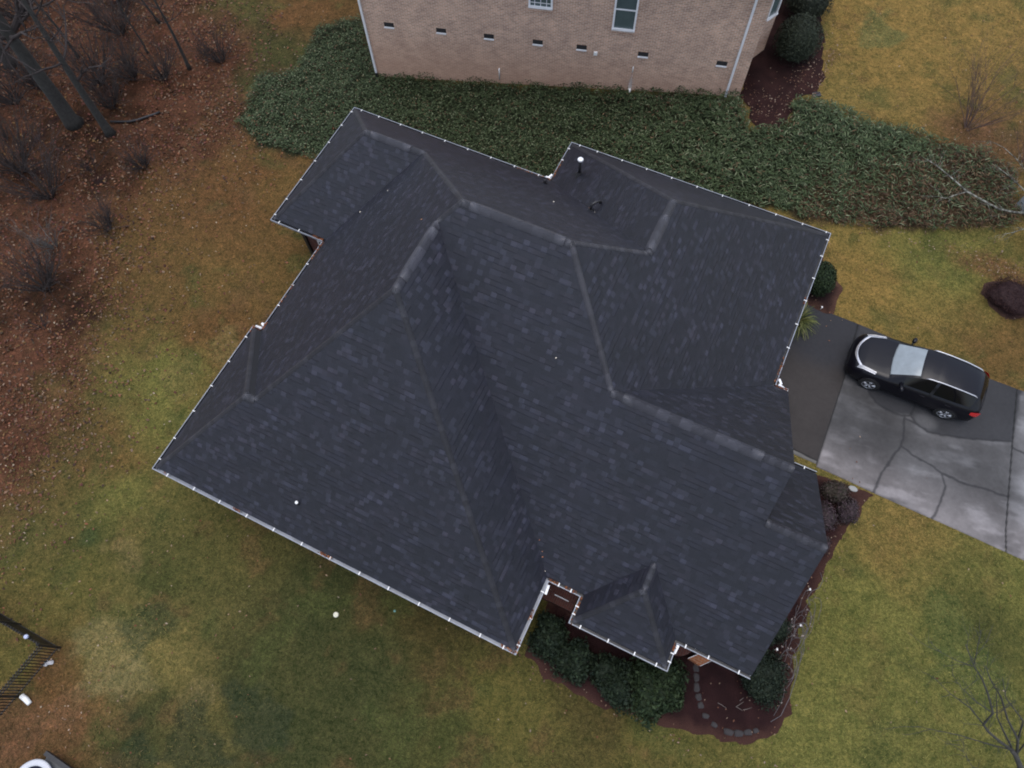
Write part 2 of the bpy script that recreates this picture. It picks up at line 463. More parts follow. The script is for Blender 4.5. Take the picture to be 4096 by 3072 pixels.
def build_terrain():
    xs = np.concatenate([np.linspace(-110, -41, 18), np.arange(-40, 15, .13), np.linspace(16, 110, 24)])
    ys = np.concatenate([np.linspace(-90, -11, 20), np.arange(-10, 39, .13), np.linspace(40, 130, 22)])
    X, Y = np.meshgrid(xs, ys)
    x, y = X.ravel(), Y.ravel()
    z = terr(x, y) + (vnoise(x, y, 1.6, 3, 5) - .5) * .05
    # lawn colour: tan, olive, brown and dark green tones spread round known spots
    wx = x + (vnoise(x, y, 1.7, 4, 1) - .5) * 2.6
    wy = y + (vnoise(x, y, 1.7, 4, 2) - .5) * 2.6
    num = np.zeros((len(x), 3)); den = np.zeros(len(x))
    for cx, cy, k in CTRL:
        d2 = (wx - cx) ** 2 + (wy - cy) ** 2
        wgt = 1 / (d2 + .35) ** 1.6
        num += wgt[:, None] * np.array(PAL[k]); den += wgt
    col = num / den[:, None]
    # scattered greener and browner spots
    g = sstep(.60, .72, vnoise(x, y, 1.1, 4, 8))[:, None] * .55
    col = col * (1 - g) + np.array((.062, .072, .024)) * g
    br = sstep(.62, .74, vnoise(x, y, .9, 4, 9))[:, None] * np.where(x > 4, .22, .5)[:, None]
    col = col * (1 - br) + np.array((.105, .064, .030)) * br
    # pale dead patches and dark green clumps with edges of their own
    for px, py, pr, pc in ((-13.15, -4.75, 1.0, (.180, .150, .070)), (-11.75, -5.05, .75, (.165, .140, .064)), (-9.7, -4.6, .5, (.130, .108, .048)), (-15.0, -1.7, .7, (.15, .115, .05)), (-16.2, 6.4, .7, (.16, .125, .05)), (-17.2, 4.4, .8, (.15, .12, .045)),
                           (-9.0, -5.6, .9, (.024, .034, .018)), (-7.6, -4.2, 1.1, (.026, .036, .020)), (-10.6, -6.6, .7, (.022, .032, .018)), (-12.6, -3.6, .8, (.034, .046, .022)), (-11.2, -5.9, .6, (.03, .042, .02)), (-16.3, -1.95, .4, (.040, .062, .024)), (2.6, 32.0, 1.0, (.085, .105, .042)), (11.6, 8.2, 1.0, (.075, .092, .03)), (12.6, 6.6, .9, (.07, .09, .03)), (-14.6, -7.7, 1.1, (.13, .066, .038)), (-13.4, -6.9, .6, (.15, .08, .042)), (-15.2, 8.2, .7, (.085, .05, .026))):
        q_ = np.hypot(x - px, y - py) / pr + (vnoise(x, y, .9, 5, 31) - .5) * 2.6
        k = (1 - sstep(.6, 1.1, q_))[:, None] * .6
        col = col * (1 - k) + np.array(pc) * k
    # woodland leaf litter, thinning out into the lawn
    s = sdf(LITTER, x, y) + (vnoise(x, y, 1.5, 4, 3) - .5) * 4.0
    lit = (.72 * (1 - sstep(-1.3, 1.0, s)) + .28 * (1 - sstep(-.5, 4.2, s + (vnoise(x, y, .9, 4, 33) - .5) * 4)))[:, None]
    lc = np.array((.080, .036, .022)) + (vnoise(x, y, .7, 4, 4)[:, None] - .5) * np.array((.085, .040, .026)) - (sstep(.5, .68, vnoise(x, y, 3.0, 4, 15)) * np.array([[.030], [.012], [.008]])).T
    col = col * (1 - lit) + np.clip(lc, .012, 1) * lit
    # soil under the evergreen ground cover
    s = sdf(IVY, x, y) + (vnoise(x, y, .8, 3, 6) - .5) * .9
    iv = (1 - sstep(-.25, .25, s))[:, None]
    brown = sstep(-.5, 2.5, x - 1.5 + (23.2 - y) * .9 + (vnoise(x, y, 1.2, 3, 12) - .5) * 3)[:, None]
    ic = np.array((.020, .024, .013)) * (1 - brown) + np.array((.050, .034, .020)) * brown
    col = col * (1 - iv) + ic * iv
    # leaf drift in front of the ground cover on the right
    s = np.hypot((x - 10.4) / 2.2, (y - 22.6) / .8) + (vnoise(x, y, .6, 3, 13) - .5) * .8
    k = (1 - sstep(.5, 1.1, s))[:, None] * .7
    col = col * (1 - k) + np.array((.13, .062, .034)) * k
    s = np.hypot((x - 8.2) / 2.6, (y - 27.8) / 1.1) + (vnoise(x, y, .6, 3, 14) - .5) * .9
    k = (1 - sstep(.4, 1.2, s))[:, None] * .6
    col = col * (1 - k) + np.array((.105, .056, .034)) * k
    ny, nx = X.shape
    i = np.arange(ny * nx).reshape(ny, nx)
    F = np.stack([i[:-1, :-1], i[:-1, 1:], i[1:, 1:], i[1:, :-1]], -1).reshape(-1, 4)
    o = np_mesh('lawn', np.stack([x, y, z], 1), F, M_lawn, col=col, smooth=True)
    tag(o, kind='structure')
build_terrain()

def sheet(name, poly, mat, base, var, mound=.05, dz=.012, res=.14, edge=.12, seed=0, rim=None):
    """a bed of loose material: an irregular outline laid over the ground and slightly mounded"""
    P = []
    for i in range(len(poly)):
        a, b = np.array(poly[i], float), np.array(poly[(i + 1) % len(poly)], float)
        k = max(2, int(np.linalg.norm(b - a) / (res * .8)))
        for j in range(k):
            P.append(a + (b - a) * j / k)
    P = np.array(P)
    P = P + np.stack([vnoise(P[:, 0], P[:, 1], .5, 3, 20 + seed) - .5, vnoise(P[:, 0], P[:, 1], .5, 3, 21 + seed) - .5], 1) * edge * 4
    lo, hi = P.min(0), P.max(0)
    gx, gy = np.meshgrid(np.arange(lo[0], hi[0], res), np.arange(lo[1], hi[1], res))
    q = np.stack([gx.ravel(), gy.ravel()], 1) + rng.uniform(-.3, .3, (gx.size, 2)) * res
    q = q[sdf(P, q[:, 0], q[:, 1]) < -res * .55]
    pts = [Vector(p) for p in np.vstack([P, q])]
    n = len(P)
    vo, _, fo, _, _, _ = delaunay_2d_cdt(pts, [(i, (i + 1) % n) for i in range(n)], [], 1, 1e-4)
    V = np.array([(v[0], v[1]) for v in vo])
    d = np.clip(-sdf(P, V[:, 0], V[:, 1]), 0, None)
    z = terr(V[:, 0], V[:, 1]) + dz + mound * sstep(0, .5, d) + (vnoise(V[:, 0], V[:, 1], .3, 3, 22) - .5) * .06 * sstep(0, .2, d) + .03 * sstep(0, .08, d)
    c = np.array(base) + (vnoise(V[:, 0], V[:, 1], .35, 4, 23 + seed)[:, None] - .5) * np.array(var)
    if rim is not None:
        k = (1 - sstep(.02, .45, d + (vnoise(V[:, 0], V[:, 1], .4, 3, 30) - .5) * .4))[:, None]
        c = c * (1 - k) + np.array(rim) * k
    F = np.array([f for f in fo if len(f) == 3])
    o = np_mesh(name, np.column_stack([V, z]), F, mat, col=np.clip(c, .004, 1), smooth=True)
    return tag(o, kind='structure')

BED_F = [(-.6, 3.3), (-.67, .99), (.57, .81), (2.21, .77), (3.94, 1.16), (5.09, 1.38), (5.94, 1.55), (6.71, 1.92), (7.41, 2.54), (7.58, 3.21), (7.32, 4.59), (7.15, 5.93), (7.23, 7.29), (7.5, 8.61), (7.88, 10.21), (8.17, 11.24), (5.6, 11.24), (4.7, 10), (4.7, 3.9)]
sheet('mulch_bed', BED_F, M_mulch, (.020, .0088, .0090), (.022, .009, .008), seed=1, rim=(.050, .024, .019))
sheet('mulch_bed', [(2.6, 20.4), (3.79, 20.2), (4.75, 19.3), (4.97, 18.6), (4.85, 17.72), (3.9, 17.64), (2.6, 17.64)], M_mulch, (.017, .009, .009), (.018, .008, .007), seed=2, rim=(.07, .036, .026))
sheet('mulch_bed', [(-1.9, 26.1), (-.75, 24.75), (-.2, 24.75), (.45, 25.4), (.25, 26.62), (1.08, 27.2), (1.05, 28.2), (.87, 29.04), (.14, 31.27), (-.66, 32.95), (-2.2, 36.5), (-5, 36), (-3.3, 31)], M_mulch, (.028, .013, .012), (.034, .015, .012), seed=3)
sheet('mulch_bed', [(9.95, 21.3), (10.3, 20.75), (11.1, 20.55), (11.9, 20.9), (12.2, 21.6), (11.8, 22.2), (10.9, 22.25), (10.2, 21.95)], M_mulch, (.018, .010, .012), (.014, .007, .007), seed=4, rim=(.06, .034, .026))

# ------------------------------------------------------------------ driveway
CRACKS = [[(7.03, 15.14), (7.36, 14.84), (7.84, 14.69), (8.4, 14.69), (8.67, 14.85)], [(8.67, 14.85), (8.71, 15.24), (8.7, 15.69)],
          [(8.67, 14.85), (8.92, 14.6), (9.38, 14.48), (10.08, 14.63), (10.87, 14.87), (12.21, 15.39)],
          [(8.47, 14.68), (8.61, 14.08), (8.62, 13.51), (8.45, 12.93), (8.25, 12.27), (8.22, 11.64), (8.16, 11.3)],
          [(8.62, 13.51), (9.15, 13.33), (9.71, 13.25), (10.16, 13.11), (10.76, 13.05), (11.51, 13.13), (12.42, 13.22)],
          [(10.16, 13.11), (10.37, 12.66), (10.38, 12.06), (10.24, 11.3)], [(12.31, 15.18), (12.69, 15.08), (13.6, 14.8), (15, 14.9)], [(8.48, 14.61), (8.86, 14.61)]]
FAINT = [[(3.9, 15.32), (4.5, 15.12), (5.06, 14.99), (5.85, 14.97)]]
JOINTS = [[(5.93, 17.8), (6.06, 15.6), (6.07, 11.5)], [(11.97, 17.8), (12.21, 15.42), (12.59, 11.98), (12.74, 11.2)], [(4.6, 11.78), (6.07, 11.66)]]
WET = [(6.06, 15.62), (6.6, 15.35), (7.03, 15.14), (7.36, 14.84), (7.84, 14.69), (8.67, 14.85), (8.92, 14.6), (9.38, 14.48), (10.08, 14.63), (10.87, 14.87), (12.21, 15.39), (12.1, 17.9), (6, 17.9)]
def pdist(lines, x, y):
    d = np.full(x.shape, 1e9)
    for L in lines:
        for (ax, ay), (bx, by) in zip(L, L[1:]):
            ex, ey = bx - ax, by - ay
            t = np.clip(((x - ax) * ex + (y - ay) * ey) / (ex * ex + ey * ey), 0, 1)
            d = np.minimum(d, np.hypot(x - ax - t * ex, y - ay - t * ey))
    return d
def build_driveway():
    xs = np.concatenate([np.arange(3.0, 14.2, .036), np.arange(14.4, 40, .4)])
    ys = np.concatenate([np.arange(0, 1.0001, .0058)])
    X, T = np.meshgrid(xs, ys)
    lo = np.where(X < 6.07, 11.62 + (6.07 - X) * .02, 11.42 - (X - 6.07) * .031) + np.where(X < 6.07, -.1, 0)
    hi = 17.86 - .03 * (X - 4.7) - .05 * np.sin(X * .8)
    Y = lo + (hi - lo) * T
    x, y = X.ravel(), Y.ravel()
    jx, jy = x + (vnoise(x, y, .25, 3, 40) - .5) * .10, y + (vnoise(x, y, .25, 3, 41) - .5) * .10
    dc, df, dj = pdist(CRACKS, jx, jy), pdist(FAINT, jx, jy), pdist(JOINTS, x, y)
    n1, n2 = vnoise(x, y, 1.3, 4, 42), vnoise(x, y, .35, 4, 43)
    dry = np.array((.074, .072, .073)) * (1 + (n1[:, None] - .5) * 1.1) * (1 + (n2[:, None] - .5) * .35)
    streak = sstep(.42, .80, vnoise(x * .5 + y * .5, (y - x * .25) * 1.6, .55, 4, 44))[:, None]
    dry = dry + streak * np.array((.045, .045, .047))
    low = (1 - sstep(.2, 2.3, y - lo.ravel() + (n1 - .5) * 1.2))[:, None]
    dry = dry * (1 + .95 * low) * (1 + low * np.array((.06, .0, -.02)))
    right = sstep(12.1, 12.9, x + (y - 15) * .18)[:, None]
    dry = dry * (1 + .55 * right)
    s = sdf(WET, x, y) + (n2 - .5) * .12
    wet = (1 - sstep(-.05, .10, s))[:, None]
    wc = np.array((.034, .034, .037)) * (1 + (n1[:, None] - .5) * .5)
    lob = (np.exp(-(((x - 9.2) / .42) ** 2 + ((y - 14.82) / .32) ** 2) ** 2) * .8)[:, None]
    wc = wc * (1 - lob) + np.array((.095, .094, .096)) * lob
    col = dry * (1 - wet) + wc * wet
    mid = (1 - sstep(0, .8, np.hypot((x - 7.4) / 1.6, (y - 13.9) / 1.3) - .6 + (n1 - .5) * .6))[:, None] * .3
    col = col * (1 - mid * (1 - wet))
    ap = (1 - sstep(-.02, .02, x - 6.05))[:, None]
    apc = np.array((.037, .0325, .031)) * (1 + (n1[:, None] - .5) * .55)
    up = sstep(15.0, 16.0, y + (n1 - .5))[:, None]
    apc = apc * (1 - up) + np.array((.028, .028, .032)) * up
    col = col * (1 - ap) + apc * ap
    strip = ((y < 11.70) & (x < 6.05))[:, None]
    col = np.where(strip, np.array((.125, .12, .112)), col)
    k = (1 - sstep(.012, .070, dc))[:, None] * .72
    col = col * (1 - k) + np.array((.020, .020, .022)) * k
    k = (1 - sstep(.008, .05, df))[:, None] * .35
    col = col * (1 - k) + np.array((.04, .038, .037)) * k
    k = (1 - sstep(.016, .036, dj))[:, None] * .9
    col = col * (1 - k) + np.array((.010, .010, .010)) * k
    z = .04 - .018 * (1 - sstep(.01, .03, dj)) - .008 * (1 - sstep(.005, .03, dc)) + (n1 - .5) * .01
    ny, nx = X.shape
    edge = np.zeros((ny, nx), bool); edge[0] = edge[-1] = True
    z = np.where(edge.ravel(), -.05, z)
    i = np.arange(ny * nx).reshape(ny, nx)
    F = np.stack([i[:-1, :-1], i[:-1, 1:], i[1:, 1:], i[1:, :-1]], -1).reshape(-1, 4)
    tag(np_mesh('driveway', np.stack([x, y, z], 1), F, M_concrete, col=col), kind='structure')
build_driveway()

# ------------------------------------------------------------------ main house
ZE = 2.9
x1, x1m, xW, x7, x8, xA, xB, xC, b1, b2 = -13.97, -13.638, -15.97, -7.089, 3.38, 3.803, 5.449, -.832, .179, 3.268
y1, y2, y4, y5, y7, y10, y9, yf, yb = .888, 6.742, 10.84, 17.083, 19.103, 12.357, 9.976, 3.193, 2.364
OUT = [(x1, y1), (xC, y1), (xC, yf), (b1, yf), (b1, yb), (b2, yb), (b2, yf), (xB, yf), (xB, y9), (xA, y9), (xA, y10), (x8, y10), (x8, y7), (x7, y7), (x7, y5), (xW, y5), (xW, y4), (x1m, y4), (x1m, y2), (x1, y2)]
NAMES = ['front_left', 'c1c2', 'c2c3', 'c3c4', 'c4c5', 'c5c6', 'c6c7', None, 'b', None, 'a', 'x8', 'y7', 'x7', 'y5', 'xW', 'y4', 'x1m', 'j', 'x1']
def inset(poly, d):
    """d: one inset per edge"""
    n = len(poly); r = []
    for i in range(n):
        p = np.array(poly[i]); a = np.array(poly[i - 1]); b = np.array(poly[(i + 1) % n])
        e0, e1 = p - a, b - p
        n0 = np.array((-e0[1], e0[0])) / np.linalg.norm(e0); n1 = np.array((-e1[1], e1[0])) / np.linalg.norm(e1)
        r.append(tuple(p + n0 * d[i - 1] + n1 * d[i]))
    return r

house = empty('shingled_house', 'large house under a dark slate-grey shingled hip roof edged with white gutters', 'house', (0, 0, 0))

# roof: every slope is 12 in 12, rising from its own eave
E_ = .10
Z0 = ZE + .035
l, r, bt, tp = lambda v: v + E_, lambda v: v - E_, lambda v: v + E_, lambda v: v - E_
X1, X1M, XW, X7, X8, XC, B1, B2 = l(x1), l(x1m), l(xW), l(x7), r(x8), r(xC), l(b1), r(b2)
Y1, Y2, Y4, Y5, Y7, Y10, Y9, YF, YB = bt(y1), tp(y2), bt(y4), tp(y5), tp(y7), tp(y10), tp(y9), bt(yf), bt(yb)
XA, XB = xA, xB
hM = (Y5 - YF) / 2; yM = YF + hM
hWg = (XC - X1M) / 2; xR3 = X1M + hWg
hR = (X8 - X7) / 2; xR5 = X7 + hR
hA = (Y10 - YF) / 2; yA = YF + hA
hL = (Y5 - Y4) / 2; yL = Y4 + hL
hB = (Y9 - YF) / 2; yB = YF + hB
hj = (Y2 - Y1) / 2; yj = Y1 + hj
hb = (B2 - B1) / 2; xb = B1 + hb
L_, R_, F_, K_ = 'L', 'R', 'F', 'K'        # slope faces left, right, front or back
PLANES = [
 (L_, X1M, [(X1M, Y4), (X1M + hL, yL), (X1M + hM, yM), (xR3, YF + hWg), (xR3, Y1 + hWg), (X1M + hj, yj), (X1M, Y2)]),
 (L_, X1, [(X1, Y1), (X1 + hj, yj), (X1, Y2)]),
 (K_, Y2, [(X1, Y2), (X1 + hj, yj), (X1M + hj, yj), (X1M, Y2)]),
 (F_, Y1, [(X1, Y1), (XC, Y1), (xR3, Y1 + hWg), (X1M + hj, yj), (X1 + hj, yj)]),
 (R_, XC, [(XC, Y1), (XC, YF), (xR3, YF + hWg), (xR3, Y1 + hWg)]),
 (F_, YF, [(XC, YF), (B1, YF), (xb, YF + hb), (B2, YF), (XB, YF), (XB, yB), (XA, yB), (XA, yA), (X8 - hA, yA), (X8 - hM, yM), (X1M + hM, yM), (xR3, YF + hWg)]),
 (F_, YB, [(B1, YB), (B2, YB), (xb, YB + hb)]),
 (L_, B1, [(B1, YB), (xb, YB + hb), (xb, YF + hb), (B1, YF)]),
 (R_, B2, [(B2, YB), (B2, YF), (xb, YF + hb), (xb, YB + hb)]),
 (K_, Y9, [(XA - .22, Y9), (XA - .22, yB), (XB, yB), (XB, Y9)]),
 (K_, Y10, [(X8, Y10), (X8 - hA, yA), (XA, yA), (XA, Y10)]),
 (R_, X8, [(X8, Y10), (X8, Y7), (xR5, Y7 - hR), (xR5, Y5 - hR), (X8 - hM, yM), (X8 - hA, yA)]),
 (K_, Y7, [(X8, Y7), (X7, Y7), (xR5, Y7 - hR)]),
 (L_, X7, [(X7, Y7), (X7, Y5), (xR5, Y5 - hR), (xR5, Y7 - hR)]),
 (K_, Y5, [(X7, Y5), (XW, Y5), (XW + hL, yL), (X1M + hL, yL), (X1M + hM, yM), (X8 - hM, yM), (xR5, Y5 - hR)]),
 (L_, XW, [(XW, Y5), (XW, Y4), (XW + hL, yL)]),
 (F_, Y4, [(XW, Y4), (X1M, Y4), (X1M + hL, yL), (XW + hL, yL)]),
]
def roof_z(kind, ref, x, y):
    return Z0 + {'L': x - ref, 'R': ref - x, 'F': y - ref, 'K': ref - y}[kind]

bm = bmesh.new()
uvl = bm.loops.layers.uv.new('UVMap')
for n_, (kind, ref, P) in enumerate(PLANES):
    top = [bm.verts.new((x, y, roof_z(kind, ref, x, y))) for x, y in P]
    f = bm.faces.new(top)
    bm.normal_update()
    if f.normal.z < 0: f.normal_flip()
    for lp in f.loops:
        x, y, z = lp.vert.co
        u = y if kind in 'LR' else x
        lp[uvl].uv = (u + n_ * 13.37, (z - Z0) * math.sqrt(2) + .003)
me = bpy.data.meshes.new('roof')
bm.to_mesh(me); bm.free()
me.materials.append(M_shingle)
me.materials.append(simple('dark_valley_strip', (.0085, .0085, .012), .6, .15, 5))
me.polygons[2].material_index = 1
roof = bpy.data.objects.new('roof', me)
COL.objects.link(roof)
roof.parent = house
sm = roof.modifiers.new('thickness', 'SOLIDIFY')
sm.thickness = .03
sm.offset = -1

# ridge vents (raised capped boxes) and the overlapping cap shingles on ridges and hips
def cap_strip(name, P, Q, drop, width=.15, lift=.022, piece=.19, parent=roof, step=.006, endbox=0.0, tones=(.020, .022, .024, .026, .030)):
    P, Q = Vector(P), Vector(Q)
    d = Q - P
    L = d.length
    t = d.normalized()
    h = Vector((-d.y, d.x, 0)).normalized()
    n = max(1, int(L / piece))
    V, F, Cc = [], [], []
    prev = None
    for i in range(n):
        sh = random.choice(tones) * random.uniform(.92, 1.08)
        c = (sh, sh * 1.0, sh * 1.24)
        for e_, (p, lf) in enumerate(((P + t * (L * i / n), lift + step), (P + t * (L * (i + 1) / n), lift))):
            for q_, z in ((-width, -drop * width - .004 - endbox), (-width, -drop * width + .004 + lf), (-width * .45, -drop * width * .45 + .004 + lf), (0, lf + .004 - .10 * drop * width), (width * .45, -drop * width * .45 + .004 + lf), (width, -drop * width + .004 + lf), (width, -drop * width - .004 - endbox)):
                V.append(tuple(p + h * q_ + Vector((0, 0, z))))
                Cc.append(c)
        B = len(V) - 14
        for k in range(6): F.append((B + k, B + k + 1, B + 8 + k, B + 7 + k))
        if prev is not None:
            for k in range(1, 5): F.append((prev + 7 + k, prev + 8 + k, B + k + 1, B + k))
        prev = B
    for B in (0, len(V) - 7): F += [(B, B + 1, B + 5, B + 6), (B + 1, B + 2, B + 4, B + 5)]
    return np_mesh(name, V, F, M_cap, parent=parent, col=np.array(Cc))
zr = lambda hh: Z0 + hh
def along(P, Q, a, b_):
    P, Q = Vector(P), Vector(Q)
    return P + (Q - P) * a, P + (Q - P) * b_
# vents sit on the level ridges
R2 = ((X1M + hM, yM, zr(hM)), (X8 - hM, yM, zr(hM)))
R3 = ((xR3, YF + hWg, zr(hWg)), (xR3, Y1 + hWg, zr(hWg)))
R4 = ((X8 - hA, yA, zr(hA)), (XA, yA, zr(hA)))
R5 = ((xR5, Y7 - hR, zr(hR)), (xR5, Y5 - hR, zr(hR)))
RL = ((XW + hL, yL, zr(hL)), (X1M + hL, yL, zr(hL)))
RJ = ((X1 + hj, yj, zr(hj)), (X1M + hj, yj, zr(hj)))
RB = ((XA + .02, yB, zr(hB)), (XB, yB, zr(hB)))
for P, Q, a, b_ in ((*R2, .08, .95), (*R3, .10, .86), (*R4, .07, .84), (*R5, .30, .93), (*RL, .10, .78)):
    p, q = along(P, Q, a, b_)
    cap_strip('ridge_vent', p, q, 1.0, .15, .036, .30, endbox=.02, tones=(.044, .047, .050, .053, .064))
for P, Q in (R2, R3, R4, R5, RL, RJ, RB):
    cap_strip('ridge_cap', P, Q, 1.0, .125, .014, .16, tones=(.034, .037, .040, .048))
for P, Q in (((X1, Y1, Z0), (X1 + hj, yj, zr(hj))), ((X1M + hj, yj, zr(hj)), R3[1]), ((XC, Y1, Z0), R3[1]), (R3[0], R2[0]), (RL[1], R2[0]),
             ((XW, Y4, Z0), RL[0]), ((XW, Y5, Z0), RL[0]), (R2[1], R4[0]), (R2[1], R5[1]), ((X7, Y7, Z0), R5[0]), ((X8, Y7, Z0), R5[0]),
             ((X1, Y2, Z0), (X1 + hj, yj, zr(hj))), ((B1, YB, Z0), (xb, YB + hb, zr(hb))), ((B2, YB, Z0), (xb, YB + hb, zr(hb))), ((xb, YB + hb, zr(hb)), (xb, YF + hb, zr(hb)))):
    cap_strip('hip_cap', P, Q, .707, .085, .003, .16, tones=(.028, .031, .034, .042))

# walls, gables, soffit
ov = [.62] * 20
ov[7] = .22; ov[9] = .22
WL = inset(OUT, ov)
def wall_prism(bm, pts, z0, z1, brick=None):
    uvl = uv_layer(bm)
    n = len(pts); u = 0
    for i in range(n):
        a, b_ = pts[i], pts[(i + 1) % n]
        L = math.hypot(b_[0] - a[0], b_[1] - a[1])
        vs = [bm.verts.new((a[0], a[1], z0)), bm.verts.new((b_[0], b_[1], z0)), bm.verts.new((b_[0], b_[1], z1)), bm.verts.new((a[0], a[1], z1))]
        f = bm.faces.new(vs)
        for lp, uvv in zip(f.loops, ((u, z0), (u + L, z0), (u + L, z1), (u, z1))): lp[uvl].uv = uvv
        u += L
bm = bmesh.new()
wall_prism(bm, WL, -.4, ZE - .05)
uvl = uv_layer(bm)
for gx, ya, ybk, hh in ((XA - .22, YF, Y10, hA), (XB - .22, YF, Y9, hB)):
    tri = [(ya + .4, ZE - .06), (ybk - .4, ZE - .06), (ya + (ybk - ya) / 2, Z0 + hh - .42 + .35)]
    f = bm.faces.new([bm.verts.new((gx, a, b_)) for a, b_ in tri])
    for lp, (a, b_) in zip(f.loops, tri): lp[uvl].uv = (a, b_)
wall = obj('wall', bm, M_brick_red, house)
bm = bmesh.new()
so = [.128] * 20
so[7] = .25; so[9] = .25
poly_prism(bm, inset(OUT, so), ZE - .19, ZE - .025)
obj('soffit', bm, M_white, house)
bm = bmesh.new()
for gx, ya, ybk, hh in ((XA, YF, Y10, hA), (XB, YF, Y9, hB)):
    for sgn, y0 in ((1, ya), (-1, ybk)):
        a = Vector((gx - .015, y0, Z0 - .10)); b_ = Vector((gx - .015, y0 + sgn * hh, Z0 - .10 + hh))
        vs = []
        for p in (a, b_):
            for dx, dz in ((0, 0), (-.02, 0), (-.02, .075), (0, .075)):
                vs.append(bm.verts.new(p + Vector((dx, 0, dz))))
        for k in range(4): bm.faces.new((vs[k], vs[(k + 1) % 4], vs[4 + (k + 1) % 4], vs[4 + k]))
        bm.faces.new(vs[:4]); bm.faces.new(vs[4:])
obj('rake_board', bm, M_white, house)

# gutters, one run per eave, each with its own white straps
HANG = {
 'front_left': [(-13.37, .96), (-12.31, .95), (-11.31, .95), (-10.27, .93), (-9.25, .92), (-8.21, .93), (-7.18, .9), (-6.13, .9), (-5.11, .9), (-4.06, .88), (-3.03, .88), (-2.01, .87), (-1.25, .88)],
 'c1c2': [(-.88, 1.17), (-.87, 2.0), (-.87, 2.84)], 'c2c3': [(-.52, 3.18), (-.12, 3.18)], 'c3c4': [(.22, 2.9), (.22, 2.66)],
 'c4c5': [(.54, 2.35), (1.42, 2.35), (2.24, 2.36), (2.91, 2.35)], 'c5c6': [(3.22, 2.64), (3.21, 2.89)], 'c6c7': [(3.5, 3.18), (4.19, 3.17), (5.1, 3.18)],
 'b': [(5.05, 9.95)], 'x8': [(3.3, 18.75), (3.3, 17.97), (3.31, 16.93), (3.32, 15.91), (3.31, 14.86), (3.32, 13.85)],
 'y7': [(-6.71, 19.06), (-5.96, 19.07), (-4.91, 19.08), (-3.88, 19.07), (-2.85, 19.08), (-1.82, 19.09), (-.8, 19.1), (.25, 19.1), (1.29, 19.11), (2.31, 19.11), (3.2, 19.12)],
 'x7': [(-7.05, 18.74), (-7.06, 18.11)], 'y5': [(-15.59, 17.12), (-14.77, 17.12), (-13.75, 17.12), (-12.74, 17.12), (-11.71, 17.13), (-10.68, 17.1), (-9.65, 17.14), (-8.62, 17.15), (-7.58, 17.13)],
 'xW': [(-15.91, 16.81), (-15.9, 16.02), (-15.9, 15.03), (-15.9, 13.99), (-15.91, 12.96), (-15.89, 11.93), (-15.9, 11.13)], 'y4': [(-15.59, 10.79), (-14.7, 10.8)],
 'x1m': [(-13.6, 9.74), (-13.6, 8.75), (-13.6, 7.81)], 'x1': [(-13.92, 6.24), (-13.93, 5.19), (-13.92, 4.16), (-13.93, 3.14), (-13.93, 2.07), (-13.93, 1.27)], 'a': [], 'j': []}
DEBRIS = {'y4': [(.80, 1.0, 40)], 'x1m': [(.0, .22, 50), (.5, .75, 18), (.92, 1.0, 16)], 'front_left': [(.03, .05, 3), (.485, .52, 22), (.24, .26, 8), (.96, 1.0, 18)], 'c1c2': [(.0, .2, 10), (.45, .6, 10)],
          'y5': [(.0, .16, 26)], 'x7': [(.5, 1.0, 26)], 'x8': [(0, .16, 22), (.5, .55, 6)], 'a': [(.0, 1.0, 22)], 'c2c3': [(.0, .3, 20), (.5, .9, 12)], 'c3c4': [(.0, 1.0, 18)], 'c5c6': [(.7, 1, 10)], 'j': [(0, 1, 10)], 'x1': [(0, .05, 10)]}
def leaf_quads(Cn, size, colr, flat=.6, asp=.6):
    """small curled leaves as four-cornered faces; Cn (n,3) centres"""
    n = len(Cn)
    a = rng.uniform(0, 2 * math.pi, n)
    el = rng.normal(0, flat * .5, n)
    D = np.stack([np.cos(a) * np.cos(el), np.sin(a) * np.cos(el), np.sin(el)], 1)
    S = np.stack([-np.sin(a), np.cos(a), rng.normal(0, flat * .6, n)], 1)
    ln = size * rng.uniform(.6, 1.3, n)
    D *= ln[:, None] * .5; S *= (ln * asp * .5)[:, None]
    V = np.stack([Cn - D, Cn + S * .9, Cn + D, Cn - S], 1)
    V[:, 1, 2] += ln * .08; V[:, 3, 2] += ln * .08
    F = np.arange(n * 4).reshape(n, 4)
    return V.reshape(-1, 3), F, np.repeat(colr, 4, 0)
